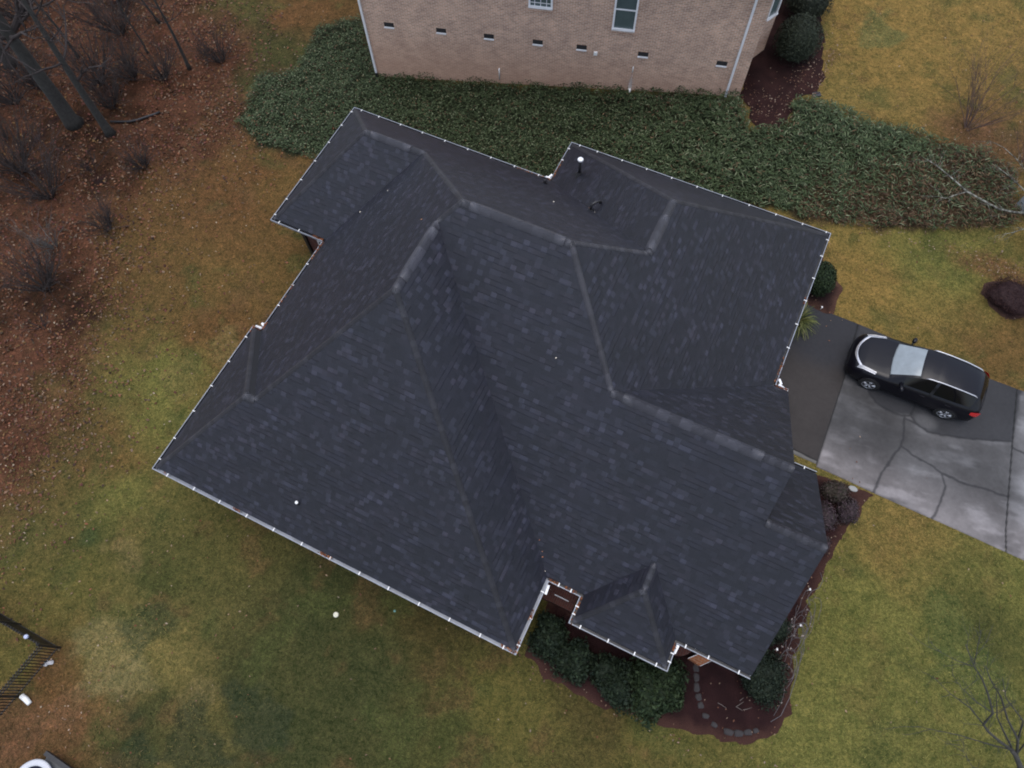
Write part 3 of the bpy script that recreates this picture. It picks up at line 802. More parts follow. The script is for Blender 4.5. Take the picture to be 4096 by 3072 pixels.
for i, nm in enumerate(NAMES):
    if not nm: continue
    p, q = np.array(OUT[i]), np.array(OUT[(i + 1) % 20])
    e = (q - p) / np.linalg.norm(q - p); nin = np.array((-e[1], e[0]))
    def nrm(k):
        a, b_ = np.array(OUT[k % 20]), np.array(OUT[(k + 1) % 20]); d_ = (b_ - a) / np.linalg.norm(b_ - a)
        return np.array((-d_[1], d_[0]))
    np_, nq = (nrm(i - 1) if NAMES[i - 1] else np.zeros(2)), (nrm(i + 1) if NAMES[(i + 1) % 20] else np.zeros(2))
    prof = [(0, .006), (.026, .004), (.030, -.10), (.108, -.10), (.108, -.004), (.118, -.004), (.118, -.112), (.012, -.112), (-.003, -.02)]
    bm = bmesh.new()
    ra = [bm.verts.new((*(p + nin * d_ + np_ * d_), ZE + z)) for d_, z in prof]
    rb = [bm.verts.new((*(q + nin * d_ + nq * d_), ZE + z)) for d_, z in prof]
    m_ = len(prof)
    for k in range(m_):
        gf = bm.faces.new((ra[k], ra[(k + 1) % m_], rb[(k + 1) % m_], rb[k]))
        if k in (1, 2, 3, 4) and nm not in ('front_left', 'c1c2'): gf.material_index = 1
    if not NAMES[i - 1]: bm.faces.new(ra)
    if not NAMES[(i + 1) % 20]: bm.faces.new(rb)
    g = obj('gutter', bm, [M_gutter, M_sludge], house)
    for hx, hy in HANG[nm]:
        s = float(np.clip(np.dot(np.array((hx, hy)) - p, e), .06, np.linalg.norm(q - p) - .06))
        c = p + e * s + nin * .062
        bm = bmesh.new()
        ang = math.atan2(e[1], e[0])
        box(bm, (c[0], c[1], ZE + .012), (.034, .125, .012), ang)
        c2 = p + e * s + nin * -.004
        box(bm, (c2[0], c2[1], ZE - .004), (.034, .010, .024), ang)
        obj('gutter_hanger', bm, M_hanger, g)
    if nm in DEBRIS:
        cc, cl = [], []
        for a, b_, k in DEBRIS[nm]:
            for _ in range(k * 2):
                s = random.uniform(a, b_) * np.linalg.norm(q - p)
                c = p + e * s + nin * random.uniform(.02, .12)
                cc.append((c[0], c[1], ZE + random.uniform(-.04, .03)))
                cl.append(random.choice([(.22, .075, .03), (.16, .05, .025), (.30, .13, .05), (.09, .04, .025)]))
        V, F, K = leaf_quads(np.array(cc), .07, np.array(cl), .9)
        tag(np_mesh('leaf_debris', V, F, M_dead, parent=g, col=K), kind='stuff')

# downspout elbows at the notches of the eaves
def downspout(pts, parent=house, sz=(.075, .055), mat=None, name='downspout'):
    bm = bmesh.new()
    for a, b_ in zip(pts, pts[1:]):
        a, b_ = Vector(a), Vector(b_)
        d_ = b_ - a
        M = Matrix.Translation((a + b_) / 2) @ d_.to_track_quat('Z', 'Y').to_matrix().to_4x4()
        bmesh.ops.create_cube(bm, size=1, matrix=M @ Matrix.Diagonal((sz[0], sz[1], d_.length + .03, 1)))
    return obj(name, bm, mat or M_white, parent)
downspout([(x1m - .02, y2 + .16, ZE - .06), (x1m - .13, y2 + .22, ZE - .10), (x1m + .35, y2 + .45, ZE - .5), (x1m + .52, y2 + .45, ZE - .7), (x1m + .52, y2 + .45, .1)])
downspout([(x1 + .08, y2 + .02, ZE - .05), (x1 + .22, y2 + .07, ZE - .14), (x1 + .40, y2 + .05, ZE - .3)])
downspout([(x7 - .05, y5 + .03, ZE - .06), (x7 - .22, y5 + .10, ZE - .12), (x7 - .30, y5 - .1, ZE - .4), (x7 - .30, y5 - .45, ZE - .7), (x7 - .3, y5 - .45, 0)])
downspout([(x7 - .04, y5 + .24, ZE - .06), (x7 - .12, y5 + .12, ZE - .12)])
downspout([(x8 + .04, y10 + .24, ZE - .05), (x8 + .15, y10 + .14, ZE - .10), (x8 + .08, y10 - .02, ZE - .35), (x8 - .1, y10 - .3, ZE - .8)])
downspout([(x8 + .1, y10 + .05, ZE - .06), (x8 + .30, y10 - .02, ZE - .06), (x8 + .41, y10 - .06, ZE - .08)])
downspout([(xC + .04, yf - .1, ZE - .08), (xC + .06, yf - .35, ZE - .11)])
downspout([(b2 + .04, yf - .02, ZE - .08), (b2 + .02, yf - .25, ZE - .1)])

# entry: brick stoops and the window of the left wing
def brick_box(name, a, b_, mat, parent, label=None, rz=0):
    bm = bmesh.new()
    bbox(bm, a, b_)
    uvl = uv_layer(bm)
    bm.normal_update()
    for f in bm.faces:
        nx, ny, nz = (abs(c) for c in f.normal)
        for lp in f.loops:
            x, y, z = lp.vert.co
            lp[uvl].uv = (y * 1.0, x) if nz > .5 else ((x, z) if ny > .5 else (y, z))
    o = obj(name, bm, mat, parent, label=label)
    return o
brick_box('stoop', (-1.4, 3.0, -.1), (.15, 3.82, .35), M_brick_red, house)
brick_box('stoop', (-1.4, 3.28, .352), (.15, 3.82, .55), M_brick_red, house)
bm = bmesh.new(); box(bm, (-.32, 3.262, .365), (.5, .03, .022)); obj('step_nosing', bm, M_white, house)
bm = bmesh.new()
lathe(bm, [(0.0, .36), (.62, .36), (.66, .34), (.66, -.1)], (3.55, 3.85, 0), 28)
for f in bm.faces: f.smooth = False
uvl = uv_layer(bm)
for f in bm.faces:
    for lp in f.loops:
        x, y, z = lp.vert.co
        lp[uvl].uv = (y, x) if z > .33 else (math.atan2(y - 3.85, x - 3.55) * .66, z)
obj('round_step', bm, M_brick_red, house)
bm = bmesh.new()
pts = [(4.11, 3.31), (4.52, 3.26), (4.84, 3.62), (4.4, 3.62)]
poly_prism(bm, pts, -.1, .34)
uvl = uv_layer(bm)
for f in bm.faces:
    for lp in f.loops:
        x, y, z = lp.vert.co
        lp[uvl].uv = (x, y + z)
obj('brick_pier', bm, M_brick_or, house)
bm = bmesh.new()
tube(bm, [(4.10, 3.30, .35), (4.42, 3.64, .35)], .012, 6); tube(bm, [(4.52, 3.25, .35), (4.86, 3.62, .35)], .008, 6)
obj('pier_edging', bm, M_white, house)
# left wing wall faces the front under the deep eave: dark corner post and a white framed window
yw = y4 + .62
bm = bmesh.new(); box(bm, (xW + .70, yw - .03, 1.3), (.15, .10, 2.9)); obj('corner_post', bm, M_black_plastic, house)
win = None
bm = bmesh.new()
for c, s in (((-14.62, yw - .02, 1.55), (.05, .06, 1.4)), ((-13.7, yw - .02, 1.55), (.05, .06, 1.4)), ((-14.16, yw - .02, .87), (.97, .07, .06)), ((-14.16, yw - .02, 2.27), (.97, .06, .06)), ((-14.16, yw - .021, 1.6), (.9, .05, .04))):
    box(bm, c, s)
win = obj('window', bm, M_white, house)
bm = bmesh.new(); box(bm, (-14.16, yw - .012, 1.56), (.88, .02, 1.36)); obj('pane', bm, M_glass_dark, win)

# pipes and vents through the roof
M_flue = simple('dark_flue', (.02, .02, .023), .5, .2, 8)
M_capmetal = simple('bright_cap', (.78, .79, .80), .3, .08, 30)
def on_roof_z(x, y):
    best = None
    for kind, ref, P in PLANES:
        if sdf(P, np.array([x]), np.array([y]))[0] < .001:
            z = roof_z(kind, ref, x, y)
            best = z if best is None else max(best, z)
    return best
fx, fy = -5.82, 16.74
fz = on_roof_z(fx, fy)
bm = bmesh.new()
cyl(bm, (fx, fy, fz + .36), .055, .86, 16)
lathe(bm, [(.17, fz - .02 + .0), (.13, fz + .05), (.062, fz + .16)], (fx, fy, 0), 16)
flue = obj('flue_pipe', bm, M_flue, house, True)
bm = bmesh.new()
lathe(bm, [(0, fz + .86), (.085, fz + .855), (.105, fz + .83), (.105, fz + .78), (.06, fz + .76)], (fx, fy, 0), 20)
for k in range(5):
    a = k * 1.256
    cyl(bm, (fx + .05 * math.cos(a), fy + .05 * math.sin(a), fz + .858), .012, .012, 8)
obj('flue_cap', bm, M_capmetal, flue, False)
gx0, gy0 = -4.49, 14.42
gz = on_roof_z(gx0, gy0)
bm = bmesh.new()
tube(bm, [(gx0, gy0, gz - .05), (gx0, gy0, gz + .20), (gx0 + .02, gy0 + .04, gz + .27), (gx0 + .08, gy0 + .12, gz + .30), (gx0 + .17, gy0 + .24, gz + .28), (gx0 + .21, gy0 + .30, gz + .20), (gx0 + .22, gy0 + .31, gz + .10)], .048, 12)
lathe(bm, [(.12, gz - .02), (.09, gz + .04), (.05, gz + .07)], (gx0, gy0, 0), 14)
obj('bent_vent_pipe', bm, M_flue, house, True)
vx, vy = -8.61, 1.87
vz = on_roof_z(vx, vy)
bm = bmesh.new(); cyl(bm, (vx, vy, vz + .06), .035, .30, 14); obj('vent_pipe', bm, M_flue, house, True)
bm = bmesh.new(); lathe(bm, [(0, vz + .235), (.045, vz + .23), (.05, vz + .20)], (vx, vy, 0), 14); obj('vent_cap', bm, M_pvc, house, True)
dx_, dy_ = -6.86, 16.02
dz_ = on_roof_z(dx_, dy_)
bm = bmesh.new(); cyl(bm, (dx_, dy_, dz_ + .08), .04, .28, 12); lathe(bm, [(.12, dz_ - .06), (.07, dz_ + .06)], (dx_, dy_, 0), 12); obj('vent_pipe', bm, M_flue, house, True)

# ------------------------------------------------------------------ neighbouring house
nb = empty('brick_house', 'tan brick house beyond the green bank with two windows and a row of small vents', 'house', (*(nW * D0), 0), TH)
bm = bmesh.new()
T0, T1 = -11.85, 4.95
NP = [(T0, 0), (T1, 0), (T1, 1.83), (5.29, 2.15), (5.86, 2.83), (5.86, 5.2), (4.95, 6.1), (T1, 10.5), (T0, 10.5)]
wall_prism(bm, NP, -1.2, 6.5)
obj('wall', bm, M_brick_tan, nb)
bm = bmesh.new()
e0, e1 = 6.45, 9.2
q = [bm.verts.new(p) for p in ((T0 - .5, -.5, e0), (6.2, -.5, e0), (6.2, 11, e0), (T0 - .5, 11, e0), (-6.5, 5.25, e1), (.5, 5.25, e1))]
for f in ((0, 1, 5, 4), (1, 2, 5), (2, 3, 4, 5), (3, 0, 4)): bm.faces.new([q[k] for k in f])
bm.faces.new([q[k] for k in (3, 2, 1, 0)])
obj('roof', bm, simple('neighbour_shingle', (.07, .065, .06), .9, .3, 3), nb)
downspout([(4.36, -.045, 6.4), (4.36, -.045, 1.14)], nb, (.095, .085))
downspout([(-11.83, -.045, 6.4), (-11.83, -.045, .12)], nb, (.085, .085))
bm = bmesh.new(); box(bm, (-11.83, -.05, -.08), (.09, .1, .42)); obj('drain_boot', bm, M_black_plastic, nb)
for t, z in ((-10.71, 2.84), (-8.35, 2.85), (-6.22, 2.83), (-4.07, 2.82), (-2.16, 2.81), (.48, 2.81), (3.8, 2.8)):
    bm = bmesh.new()
    box(bm, (t, -.004, z + .02), (.44, .012, .21))
    for k in range(5): box(bm, (t, -.014, z - .06 + k * .04), (.42, .012, .008), rx=.5)
    v = obj('foundation_vent', bm, M_vent, nb)
    bm = bmesh.new()
    box(bm, (t, -.03, z - .115), (.45, .06, .045))
    obj('sill', bm, M_white, v)
def sash_window(parent, cx, z0, z1, wd, grid=None, y=0.0, rz=0.0, rail=None):
    root_m = Matrix.Translation((cx, y, 0)) @ Matrix.Rotation(rz, 4, 'Z')
    def part(name, mat, par, boxes):
        bm = bmesh.new()
        for c, s in boxes: box(bm, c, s)
        bm.transform(root_m)
        return obj(name, bm, mat, par)
    fr = part('window', M_white, parent, [((-wd / 2 + .03, -.03, (z0 + z1) / 2), (.075, .09, z1 - z0)), ((wd / 2 - .03, -.03, (z0 + z1) / 2), (.075, .09, z1 - z0)), ((0, -.03, z1 - .03), (wd - .13, .088, .07)), ((0, -.045, z0 + .035), (wd + .02, .13, .075))])
    part('pane', M_glass_dark, fr, [((0, -.012, (z0 + z1) / 2), (wd - .12, .014, z1 - z0 - .1))])
    bars = []
    if rail: bars.append(((0, -.03, rail), (wd - .13, .05, .045)))
    if grid:
        nx_, dz = grid
        for k in range(1, nx_): bars.append(((-wd / 2 + wd * k / nx_, -.024, (z0 + z1) / 2), (.022, .022, z1 - z0 - .1)))
        zz = z0 + dz
        while zz < z1 - .1:
            bars.append(((0, -.0245, zz), (wd - .13, .021, .022)))
            zz += dz
    if bars: part('muntin', M_white, fr, bars)
    return fr
sash_window(nb, -.505, 3.92, 5.75, .93, rail=4.86)
sash_window(nb, -3.97, 4.53, 5.6, .98, grid=(4, .22))
sash_window(nb, 5.575, 3.3, 5.3, .66, y=2.49, rz=math.atan2(.68, .57))
for cx, z in ((-.505, 3.86), (-3.97, 4.47)):
    brick_box('window_sill', (cx - .5, -.05, z - .10), (cx + .5, .0, z), M_brick_tan, nb)
bm = bmesh.new(); box(bm, (-1.54, -.03, 2.61), (.16, .06, .17)); box(bm, (-1.54, -.064, 2.61), (.12, .012, .13)); obj('outlet_box', bm, M_pvc, nb)
bm = bmesh.new(); tube(bm, [(-5.83, .02, 1.19), (-5.83, -.06, 1.17), (-5.82, -.07, 1.05), (-5.83, -.05, .62)], .028, 8); obj('drain_pipe', bm, M_pvc, nb)
bm = bmesh.new(); tube(bm, [(.15, .02, 2.14), (.15, -.06, 2.12), (.15, -.06, 1.86)], .022, 8); obj('drain_pipe', bm, M_pvc, nb)
bm = bmesh.new(); tube(bm, [(.15, -.05, .95), (.15, -.10, .60), (.15, -.18, .45)], .06, 10); obj('drain_pipe', bm, M_pvc, nb)
# mineral streak washed down the bricks below the pipe
def make_stain():
    m, n, l_, b = new_mat('mineral_stain')
    tc = n.new('ShaderNodeTexCoord').outputs['Object']
    b.inputs['Base Color'].default_value = (.66, .60, .56, 1)
    b.inputs['Roughness'].default_value = .8
    a = n.new('ShaderNodeAttribute'); a.attribute_name = 'Col'
    f = noise(n, l_, tc, 18.0, 4, .7)
    l_.new(math_(n, l_, 'MULTIPLY', a.outputs['Fac'], ramp(n, l_, f, [(.3, (.35, .35, .35)), (.65, (1, 1, 1))])), b.inputs['Alpha'])
    return m
V, F, K = [], [], []
for i in range(13):
    z = 1.82 - i * .11
    hw = .03 + .10 * math.sin(min(1, i / 9) * math.pi * .62)
    for k in range(7):
        s = -1 + k / 3
        V.append((.15 + hw * s, -.004, z)); K.append([max(0, 1 - abs(s) ** 1.5) * min(1, .3 + i * .1) * (1.0 if i < 12 else 0)] * 3)
for i in range(12):
    for k in range(6):
        a = i * 7 + k
        F.append((a, a + 1, a + 8, a + 7))
np_mesh('water_stain', V, F, make_stain(), parent=nb, col=np.array(K))

# ------------------------------------------------------------------ car
M_paint = simple('black_car_paint', (.005, .005, .0085), .28, .1, 2, spec=.22, coat=.12)
M_windscreen = simple('pale_windscreen', (.23, .265, .285), .2, .14, 3.5, spec=.6, coat=.6)  # pale grey-blue base colour over the whole windscreen
M_carglass = simple('tinted_glass', (.004, .004, .006), .06, .1, 2, spec=.3)
M_chrome = simple('bright_chrome', (.62, .62, .65), .22, .05, 9, metal=.6)
M_tyre = simple('tyre_rubber', (.010, .010, .010), .8, .2, 20)
M_alloy = simple('alloy_rim', (.52, .53, .56), .28, .1, 6, metal=.7)
M_red = simple('red_lens', (.60, .02, .02), .15, .1, 6, coat=.8)
M_lens = simple('clear_lens', (.30, .31, .34), .1, .2, 10, coat=.8)
car = empty('parked_car', 'black crossover car with silver roof rails parked nose-in on the concrete driveway', 'car', (5.88, 16.15, .045))
ST = np.array([
 (.00, .62, .30, .61, .44, .58, .55, .54), (.05, .78, .46, .765, .60, .71, .70, .58), (.18, .90, .60, .875, .74, .81, .82, .66), (.45, .99, .70, .96, .82, .89, .895, .72),
 (.90, 1.06, .75, 1.03, .86, .97, .93, .80), (1.25, 1.10, .77, 1.07, .875, 1.02, .945, .85), (1.40, 1.12, .775, 1.085, .875, 1.04, .95, .87), (1.85, 1.37, .71, 1.30, .865, 1.08, .955, .88),
 (2.25, 1.57, .65, 1.50, .86, 1.10, .955, .90), (2.5, 1.645, .63, 1.58, .855, 1.11, .955, .90), (3.0, 1.68, .62, 1.615, .85, 1.12, .955, .90), (3.6, 1.66, .61, 1.595, .845, 1.14, .955, .91),
 (4.05, 1.60, .59, 1.54, .83, 1.16, .95, .92), (4.28, 1.53, .57, 1.47, .81, 1.16, .93, .92), (4.45, 1.34, .58, 1.30, .78, 1.14, .91, .90), (4.57, 1.16, .60, 1.13, .74, 1.08, .87, .86),
 (4.64, .95, .58, .93, .70, .90, .80, .76), (4.67, .80, .50, .79, .60, .76, .70, .66)])
xs_ = np.unique(np.concatenate([np.linspace(0, .5, 12), np.linspace(.5, 4.3, 58), np.linspace(4.3, 4.67, 16), [1.42, 2.28, 2.82, 2.92, 4.28, 4.20, 4.57, 1.9]]))
par = np.stack([np.interp(xs_, ST[:, 0], ST[:, k]) for k in range(1, 8)], 1)
for _ in range(2):
    par[3:-3] = .25 * par[2:-4] + .5 * par[3:-3] + .25 * par[4:-2]
rows = []
for x, (zt_, wt, zt2, wb, zb, hw, zs) in zip(xs_, par):
    half = [(0, zt_), (wt * .5, zt_ - .17 * (zt_ - zt2)), (wt * .88, zt_ - .62 * (zt_ - zt2)), (wt, zt2), (wt + (wb - wt) * .5, zt2 + (zb - zt2) * .46), (wb, zb), (wb + (hw - wb) * .7, zb - (zb - zs) * .4),
            (hw, zs), (hw, zs * .66), (hw - .015, .36), (hw - .05, .24), (max(.1, hw - .25), .20), (0, .20)]
    rows.append(half)
NJ = 13
CV = []
for x, half in zip(xs_, rows):
    bw = -.15 * math.exp(-((x - 1.8) / .55) ** 4) + .05 * max(0, (x - 4.2) / .47)
    bow = lambda y, z: x + bw * (1 - min(1, abs(y) / .9) ** 2) * min(1, max(0, (z - .8) / .2))
    for y, z in half: CV.append((bow(y, z), y, z))
    for y, z in half[1:-1][::-1]: CV.append((bow(y, z), -y, z))
CV = np.array(CV)
RN = NJ + NJ - 2
parts = {'body': [], 'windscreen': [], 'front_window': [], 'front_window ': [], 'rear_window': [], 'rear_window ': [], 'rear_glass': []}
for i in range(len(xs_) - 1):
    xm = (xs_[i] + xs_[i + 1]) / 2
    for k in range(RN):
        j = k if k < NJ - 1 else RN - 1 - k        # profile segment counted from the centre line
        q_ = (i * RN + k, i * RN + (k + 1) % RN, (i + 1) * RN + (k + 1) % RN, (i + 1) * RN + k)
        key = 'body'
        if j <= 1 and 1.42 < xm < 2.28: key = 'windscreen'
        elif j in (3, 4) and 1.9 < xm < 4.20 and not 2.82 < xm < 2.92: key = ('front_window' if xm < 2.85 else 'rear_window') + ('' if k < NJ - 1 else ' ')
        elif j <= 1 and 4.28 < xm < 4.57: key = 'rear_glass'
        parts[key].append(q_)
for key, mt in (('body', M_paint), ('windscreen', M_windscreen), ('front_window', M_carglass), ('front_window ', M_carglass), ('rear_window', M_carglass), ('rear_window ', M_carglass), ('rear_glass', M_carglass)):
    F = np.array(parts[key])
    use = np.unique(F)
    remap = np.full(len(CV), -1); remap[use] = np.arange(len(use))
    o = np_mesh(key.strip(), CV[use], remap[F], mt, parent=car, smooth=True)
bm = bmesh.new()
for i in (0, len(xs_) - 1):
    bm.faces.new([bm.verts.new(CV[i * RN + k]) for k in range(RN)])
obj('bumper', bm, M_paint, car)
# surface height of the car above a plan point, for what is fixed to it
def car_at(x, y):
    p = [np.interp(x, xs_, par[:, k]) for k in range(7)]
    zt_, wt, zt2, wb, zb, hw, zs = p
    Y = [0, wt * .5, wt * .88, wt, wt + (wb - wt) * .5, wb, wb + (hw - wb) * .7, hw]
    Z = [zt_, zt_ - .17 * (zt_ - zt2), zt_ - .62 * (zt_ - zt2), zt2, zt2 + (zb - zt2) * .46, zb, zb - (zb - zs) * .4, zs]
    return float(np.interp(abs(y), Y, Z))
def ribbon(bm, pts, wdt, lift):
    """flat strip lying on the bodywork through plan points"""
    vs = []
    for i, (x, y) in enumerate(pts):
        a, b_ = np.array(pts[max(i - 1, 0)]), np.array(pts[min(i + 1, len(pts) - 1)])
        d_ = (b_ - a) / np.linalg.norm(b_ - a); h = np.array((-d_[1], d_[0]))
        row = []
        for s in (-wdt / 2, 0, wdt / 2):
            px, py = np.array((x, y)) + h * s
            row.append(bm.verts.new((px, py, car_at(px, py) + lift + (.012 if s == 0 else 0))))
        vs.append(row)
    for r0, r1 in zip(vs, vs[1:]):
        for k in range(2): bm.faces.new((r0[k], r0[k + 1], r1[k + 1], r1[k]))
bm = bmesh.new()
yy = np.linspace(-.66, .66, 23)
ribbon(bm, [(.10 + .42 * (abs(y) / .8) ** 2.2, y) for y in yy], .072, .018)
obj('grille_bar', bm, M_chrome, car, True)
for s in (-1, 1):
    bm = bmesh.new()
    ribbon(bm, [(.30 + .62 * k / 8, s * (.66 + .145 * k / 8)) for k in range(9)], .10, .012)
    obj('headlight', bm, M_lens, car, True)
    bm = bmesh.new()
    ribbon(bm, [(.27 + .62 * k / 8, s * (.735 + .105 * k / 8)) for k in range(9)], .022, .026)
    obj('headlight_trim', bm, M_chrome, car, True)
    bm = bmesh.new()
    P = [(x, s * (np.interp(x, xs_, par[:, 1]) - .015), np.interp(x, xs_, par[:, 2]) + (.045 if 2.5 < x < 4.12 else .01)) for x in np.linspace(2.42, 4.2, 20)]
    tube(bm, P, .020, 8)
    obj('roof_rail', bm, M_chrome, car, True)
    bm = bmesh.new()
    bmesh.ops.create_uvsphere(bm, u_segments=14, v_segments=8, radius=1, matrix=Matrix.Translation((1.86, s * 1.07, 1.10)) @ Matrix.Rotation(s * -.25, 4, 'Z') @ Matrix.Diagonal((.085, .135, .085, 1)))
    tube(bm, [(1.80, s * .86, 1.06), (1.85, s * 1.0, 1.09)], .03, 6)
    obj('wing_mirror', bm, M_paint, car, True)
    bm = bmesh.new()
    rows_ = []
    for x, y0, z0, z1 in ((4.30, .932, .92, 1.0), (4.42, .918, .86, 1.06), (4.52, .893, .82, 1.08), (4.59, .855, .80, 1.04), (4.65, .79, .80, .98)):
        rows_.append([bm.verts.new((x + .016, s * (y0 + .016), z0)), bm.verts.new((x + .012, s * (y0 + .010), (z0 + z1) / 2)), bm.verts.new((x + .016, s * (y0 - .02), z1 + .016))])
    for r0, r1 in zip(rows_, rows_[1:]):
        for k in range(2): bm.faces.new((r0[k], r0[k + 1], r1[k + 1], r1[k]))
    obj('tail_light', bm, M_red, car, True)
    for xh in (2.65, 3.55):
        bm = bmesh.new(); box(bm, (xh, s * .962, .95), (.2, .022, .03)); obj('door_handle', bm, M_paint, car)
    for xw in (.98, 3.75):
        bm = bmesh.new(); cyl(bm, (xw, s * .84, .375), .385, .23, 32, axis='Y'); obj('wheel_arch', bm, M_black_plastic, car)
        bm = bmesh.new()
        lathe(bm, [(.22, s * .70), (.33, s * .71), (.345, s * .74), (.345, s * .94), (.33, s * .965), (.245, s * .966), (.235, s * .95)], (xw, 0, .345), 36, axis='Y')
        wh = obj('wheel', bm, M_tyre, car, True)
        bm = bmesh.new()
        lathe(bm, [(.245, s * .962), (.225, s * .968), (.215, s * .945)], (xw, 0, .345), 32, axis='Y')
        for k in range(5):
            a = k * 2 * math.pi / 5 + .3
            for da in (-.16, .16):
                tube(bm, [(xw + .05 * math.cos(a), s * .955, .345 + .05 * math.sin(a)), (xw + .225 * math.cos(a + da), s * .963, .345 + .225 * math.sin(a + da))], [.026, .020], 6)
        cyl(bm, (xw, s * .955, .345), .055, .022, 14, axis='Y')
        obj('rim', bm, M_alloy, wh, True)
bm = bmesh.new()
for yo in (-.35, .3): tube(bm, [(1.45, yo, car_at(1.45, yo) + .01), (1.52, yo + .45, car_at(1.52, yo + .45) + .014)], .010, 6)
obj('wiper', bm, M_black_plastic, car)

# ------------------------------------------------------------------ plants
def shrub(name, label, cat, c, r, n, leaf, pal, lump=.18, group=None, asp=.5, jit=.5):
    """leaf faces spread through the outer volume of an uneven crown, over an inner core in a darker mean leaf colour, and stems"""
    root = empty(name, label, cat, c, 0, group)
    rx, ry, rz = r
    lob = rng.normal(size=(26, 3)); lob[:, 2] = np.abs(lob[:, 2]) * .8; lob /= np.linalg.norm(lob, axis=1)[:, None]
    la = rng.uniform(-.9, 1.0, 26)
    def rad(d): 
        q_ = np.clip((d @ lob.T - .80) / .20, 0, 1)
        return 1 + lump * (q_ * la).sum(1).clip(-1.2, 1.2)
    d = rng.normal(size=(n, 3)); d[:, 2] = np.abs(d[:, 2]) - .25 * rng.random(n); d /= np.linalg.norm(d, axis=1)[:, None]
    rr_ = rad(d) * (1 - .34 * rng.random(n) ** 1.5 + .07 * rng.normal(size=n).clip(-1, 2.2) * (lump > .15))
    P = d * rr_[:, None] * np.array((rx, ry, rz * .62)) + np.array((0, 0, rz * .40))
    P[:, 2] = np.maximum(P[:, 2], .03)
    N = d + rng.normal(size=(n, 3)) * jit; N /= np.linalg.norm(N, axis=1)[:, None]
    A = np.cross(N, rng.normal(size=(n, 3))); A /= np.linalg.norm(A, axis=1)[:, None]
    B = np.cross(N, A)
    ln = leaf * rng.uniform(.6, 1.3, n)
    V = np.stack([P - A * ln[:, None] * .5, P + B * (ln * asp * .5)[:, None], P + A * ln[:, None] * .5, P - B * (ln * asp * .5)[:, None]], 1).reshape(-1, 3)
    F = np.arange(n * 4).reshape(n, 4)
    pal = np.array(pal)
    cc = pal[rng.integers(0, len(pal), n)] * rng.uniform(.7, 1.3, (n, 1))
    cc = np.repeat(cc, 4, 0)
    # inner mass of leaves, in the mean leaf colour made darker
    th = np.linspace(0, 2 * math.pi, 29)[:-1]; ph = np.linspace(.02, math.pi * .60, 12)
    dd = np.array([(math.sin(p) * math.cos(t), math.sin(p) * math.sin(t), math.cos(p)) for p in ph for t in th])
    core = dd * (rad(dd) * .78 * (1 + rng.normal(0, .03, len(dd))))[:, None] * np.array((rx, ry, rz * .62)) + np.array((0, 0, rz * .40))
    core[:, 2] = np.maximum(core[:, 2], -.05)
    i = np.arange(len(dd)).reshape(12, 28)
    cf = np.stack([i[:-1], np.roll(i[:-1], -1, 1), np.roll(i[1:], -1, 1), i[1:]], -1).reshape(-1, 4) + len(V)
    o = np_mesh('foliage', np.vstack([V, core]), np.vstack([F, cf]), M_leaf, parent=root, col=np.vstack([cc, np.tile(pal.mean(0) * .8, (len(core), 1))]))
    bm = bmesh.new()
    for k in range(5):
        a = k * 1.26
        tube(bm, [(0.04 * math.cos(a), .04 * math.sin(a), -.05), (rx * .3 * math.cos(a), ry * .3 * math.sin(a), rz * .4), (rx * .55 * math.cos(a + .3), ry * .55 * math.sin(a + .3), rz * .7)], [.025, .015, .008], 5)
    obj('stem', bm, M_twig, root)
    return root
GRN = [(.020, .030, .018), (.015, .023, .015), (.025, .038, .021), (.011, .018, .012)]
GRN2 = [(.024, .038, .018), (.018, .029, .015), (.032, .048, .022), (.014, .023, .012)]
DRK = [(.018, .026, .018), (.014, .021, .015), (.024, .032, .020)]
PUR = [(.060, .042, .050), (.048, .034, .040), (.075, .052, .058), (.040, .036, .030)]
g = 'evergreen shrubs along the front of the house'
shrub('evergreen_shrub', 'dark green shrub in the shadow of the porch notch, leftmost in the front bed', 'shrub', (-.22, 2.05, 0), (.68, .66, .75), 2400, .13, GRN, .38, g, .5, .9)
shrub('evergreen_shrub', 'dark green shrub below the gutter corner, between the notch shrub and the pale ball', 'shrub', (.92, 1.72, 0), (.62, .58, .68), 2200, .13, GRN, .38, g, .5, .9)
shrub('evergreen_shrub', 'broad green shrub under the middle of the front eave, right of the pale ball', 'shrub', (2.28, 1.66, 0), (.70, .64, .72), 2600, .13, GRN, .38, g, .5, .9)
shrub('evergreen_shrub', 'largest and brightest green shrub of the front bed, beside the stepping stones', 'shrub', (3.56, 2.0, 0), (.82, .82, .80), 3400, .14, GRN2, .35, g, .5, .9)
shrub('evergreen_shrub', 'blackish shrub with a pale dead leaf at the right front gutter corner', 'shrub', (6.32, 3.72, 0), (.72, .88, 1.0), 2800, .10, DRK, .3, None, .5, .9)
shrub('evergreen_shrub', 'small blackish shrub tucked under the gable end behind the grey stems', 'shrub', (6.26, 5.35, 0), (.48, .60, .8), 1700, .08, DRK)
shrub('evergreen_shrub', 'narrow dark shrub half under the gable edge above the grey stems', 'shrub', (6.3, 6.9, 0), (.40, .5, .75), 1300, .08, DRK)
g = 'purplish shrubs by the driveway'
shrub('purple_shrub', 'olive and purple shrub in the bed corner closest to the concrete', 'shrub', (6.86, 10.72, 0), (.46, .44, .62), 1500, .07, [(.055, .045, .035), (.042, .040, .028), (.066, .046, .046)], group=g)
shrub('purple_shrub', 'dusky purple shrub against the edge of the roof below the olive one', 'shrub', (6.72, 9.66, 0), (.44, .60, .66), 1700, .07, PUR, group=g)
shrub('purple_shrub', 'dusky purple shrub on the lawn side of the driveway bed', 'shrub', (7.44, 10.2, 0), (.36, .52, .62), 1500, .07, PUR, group=g)
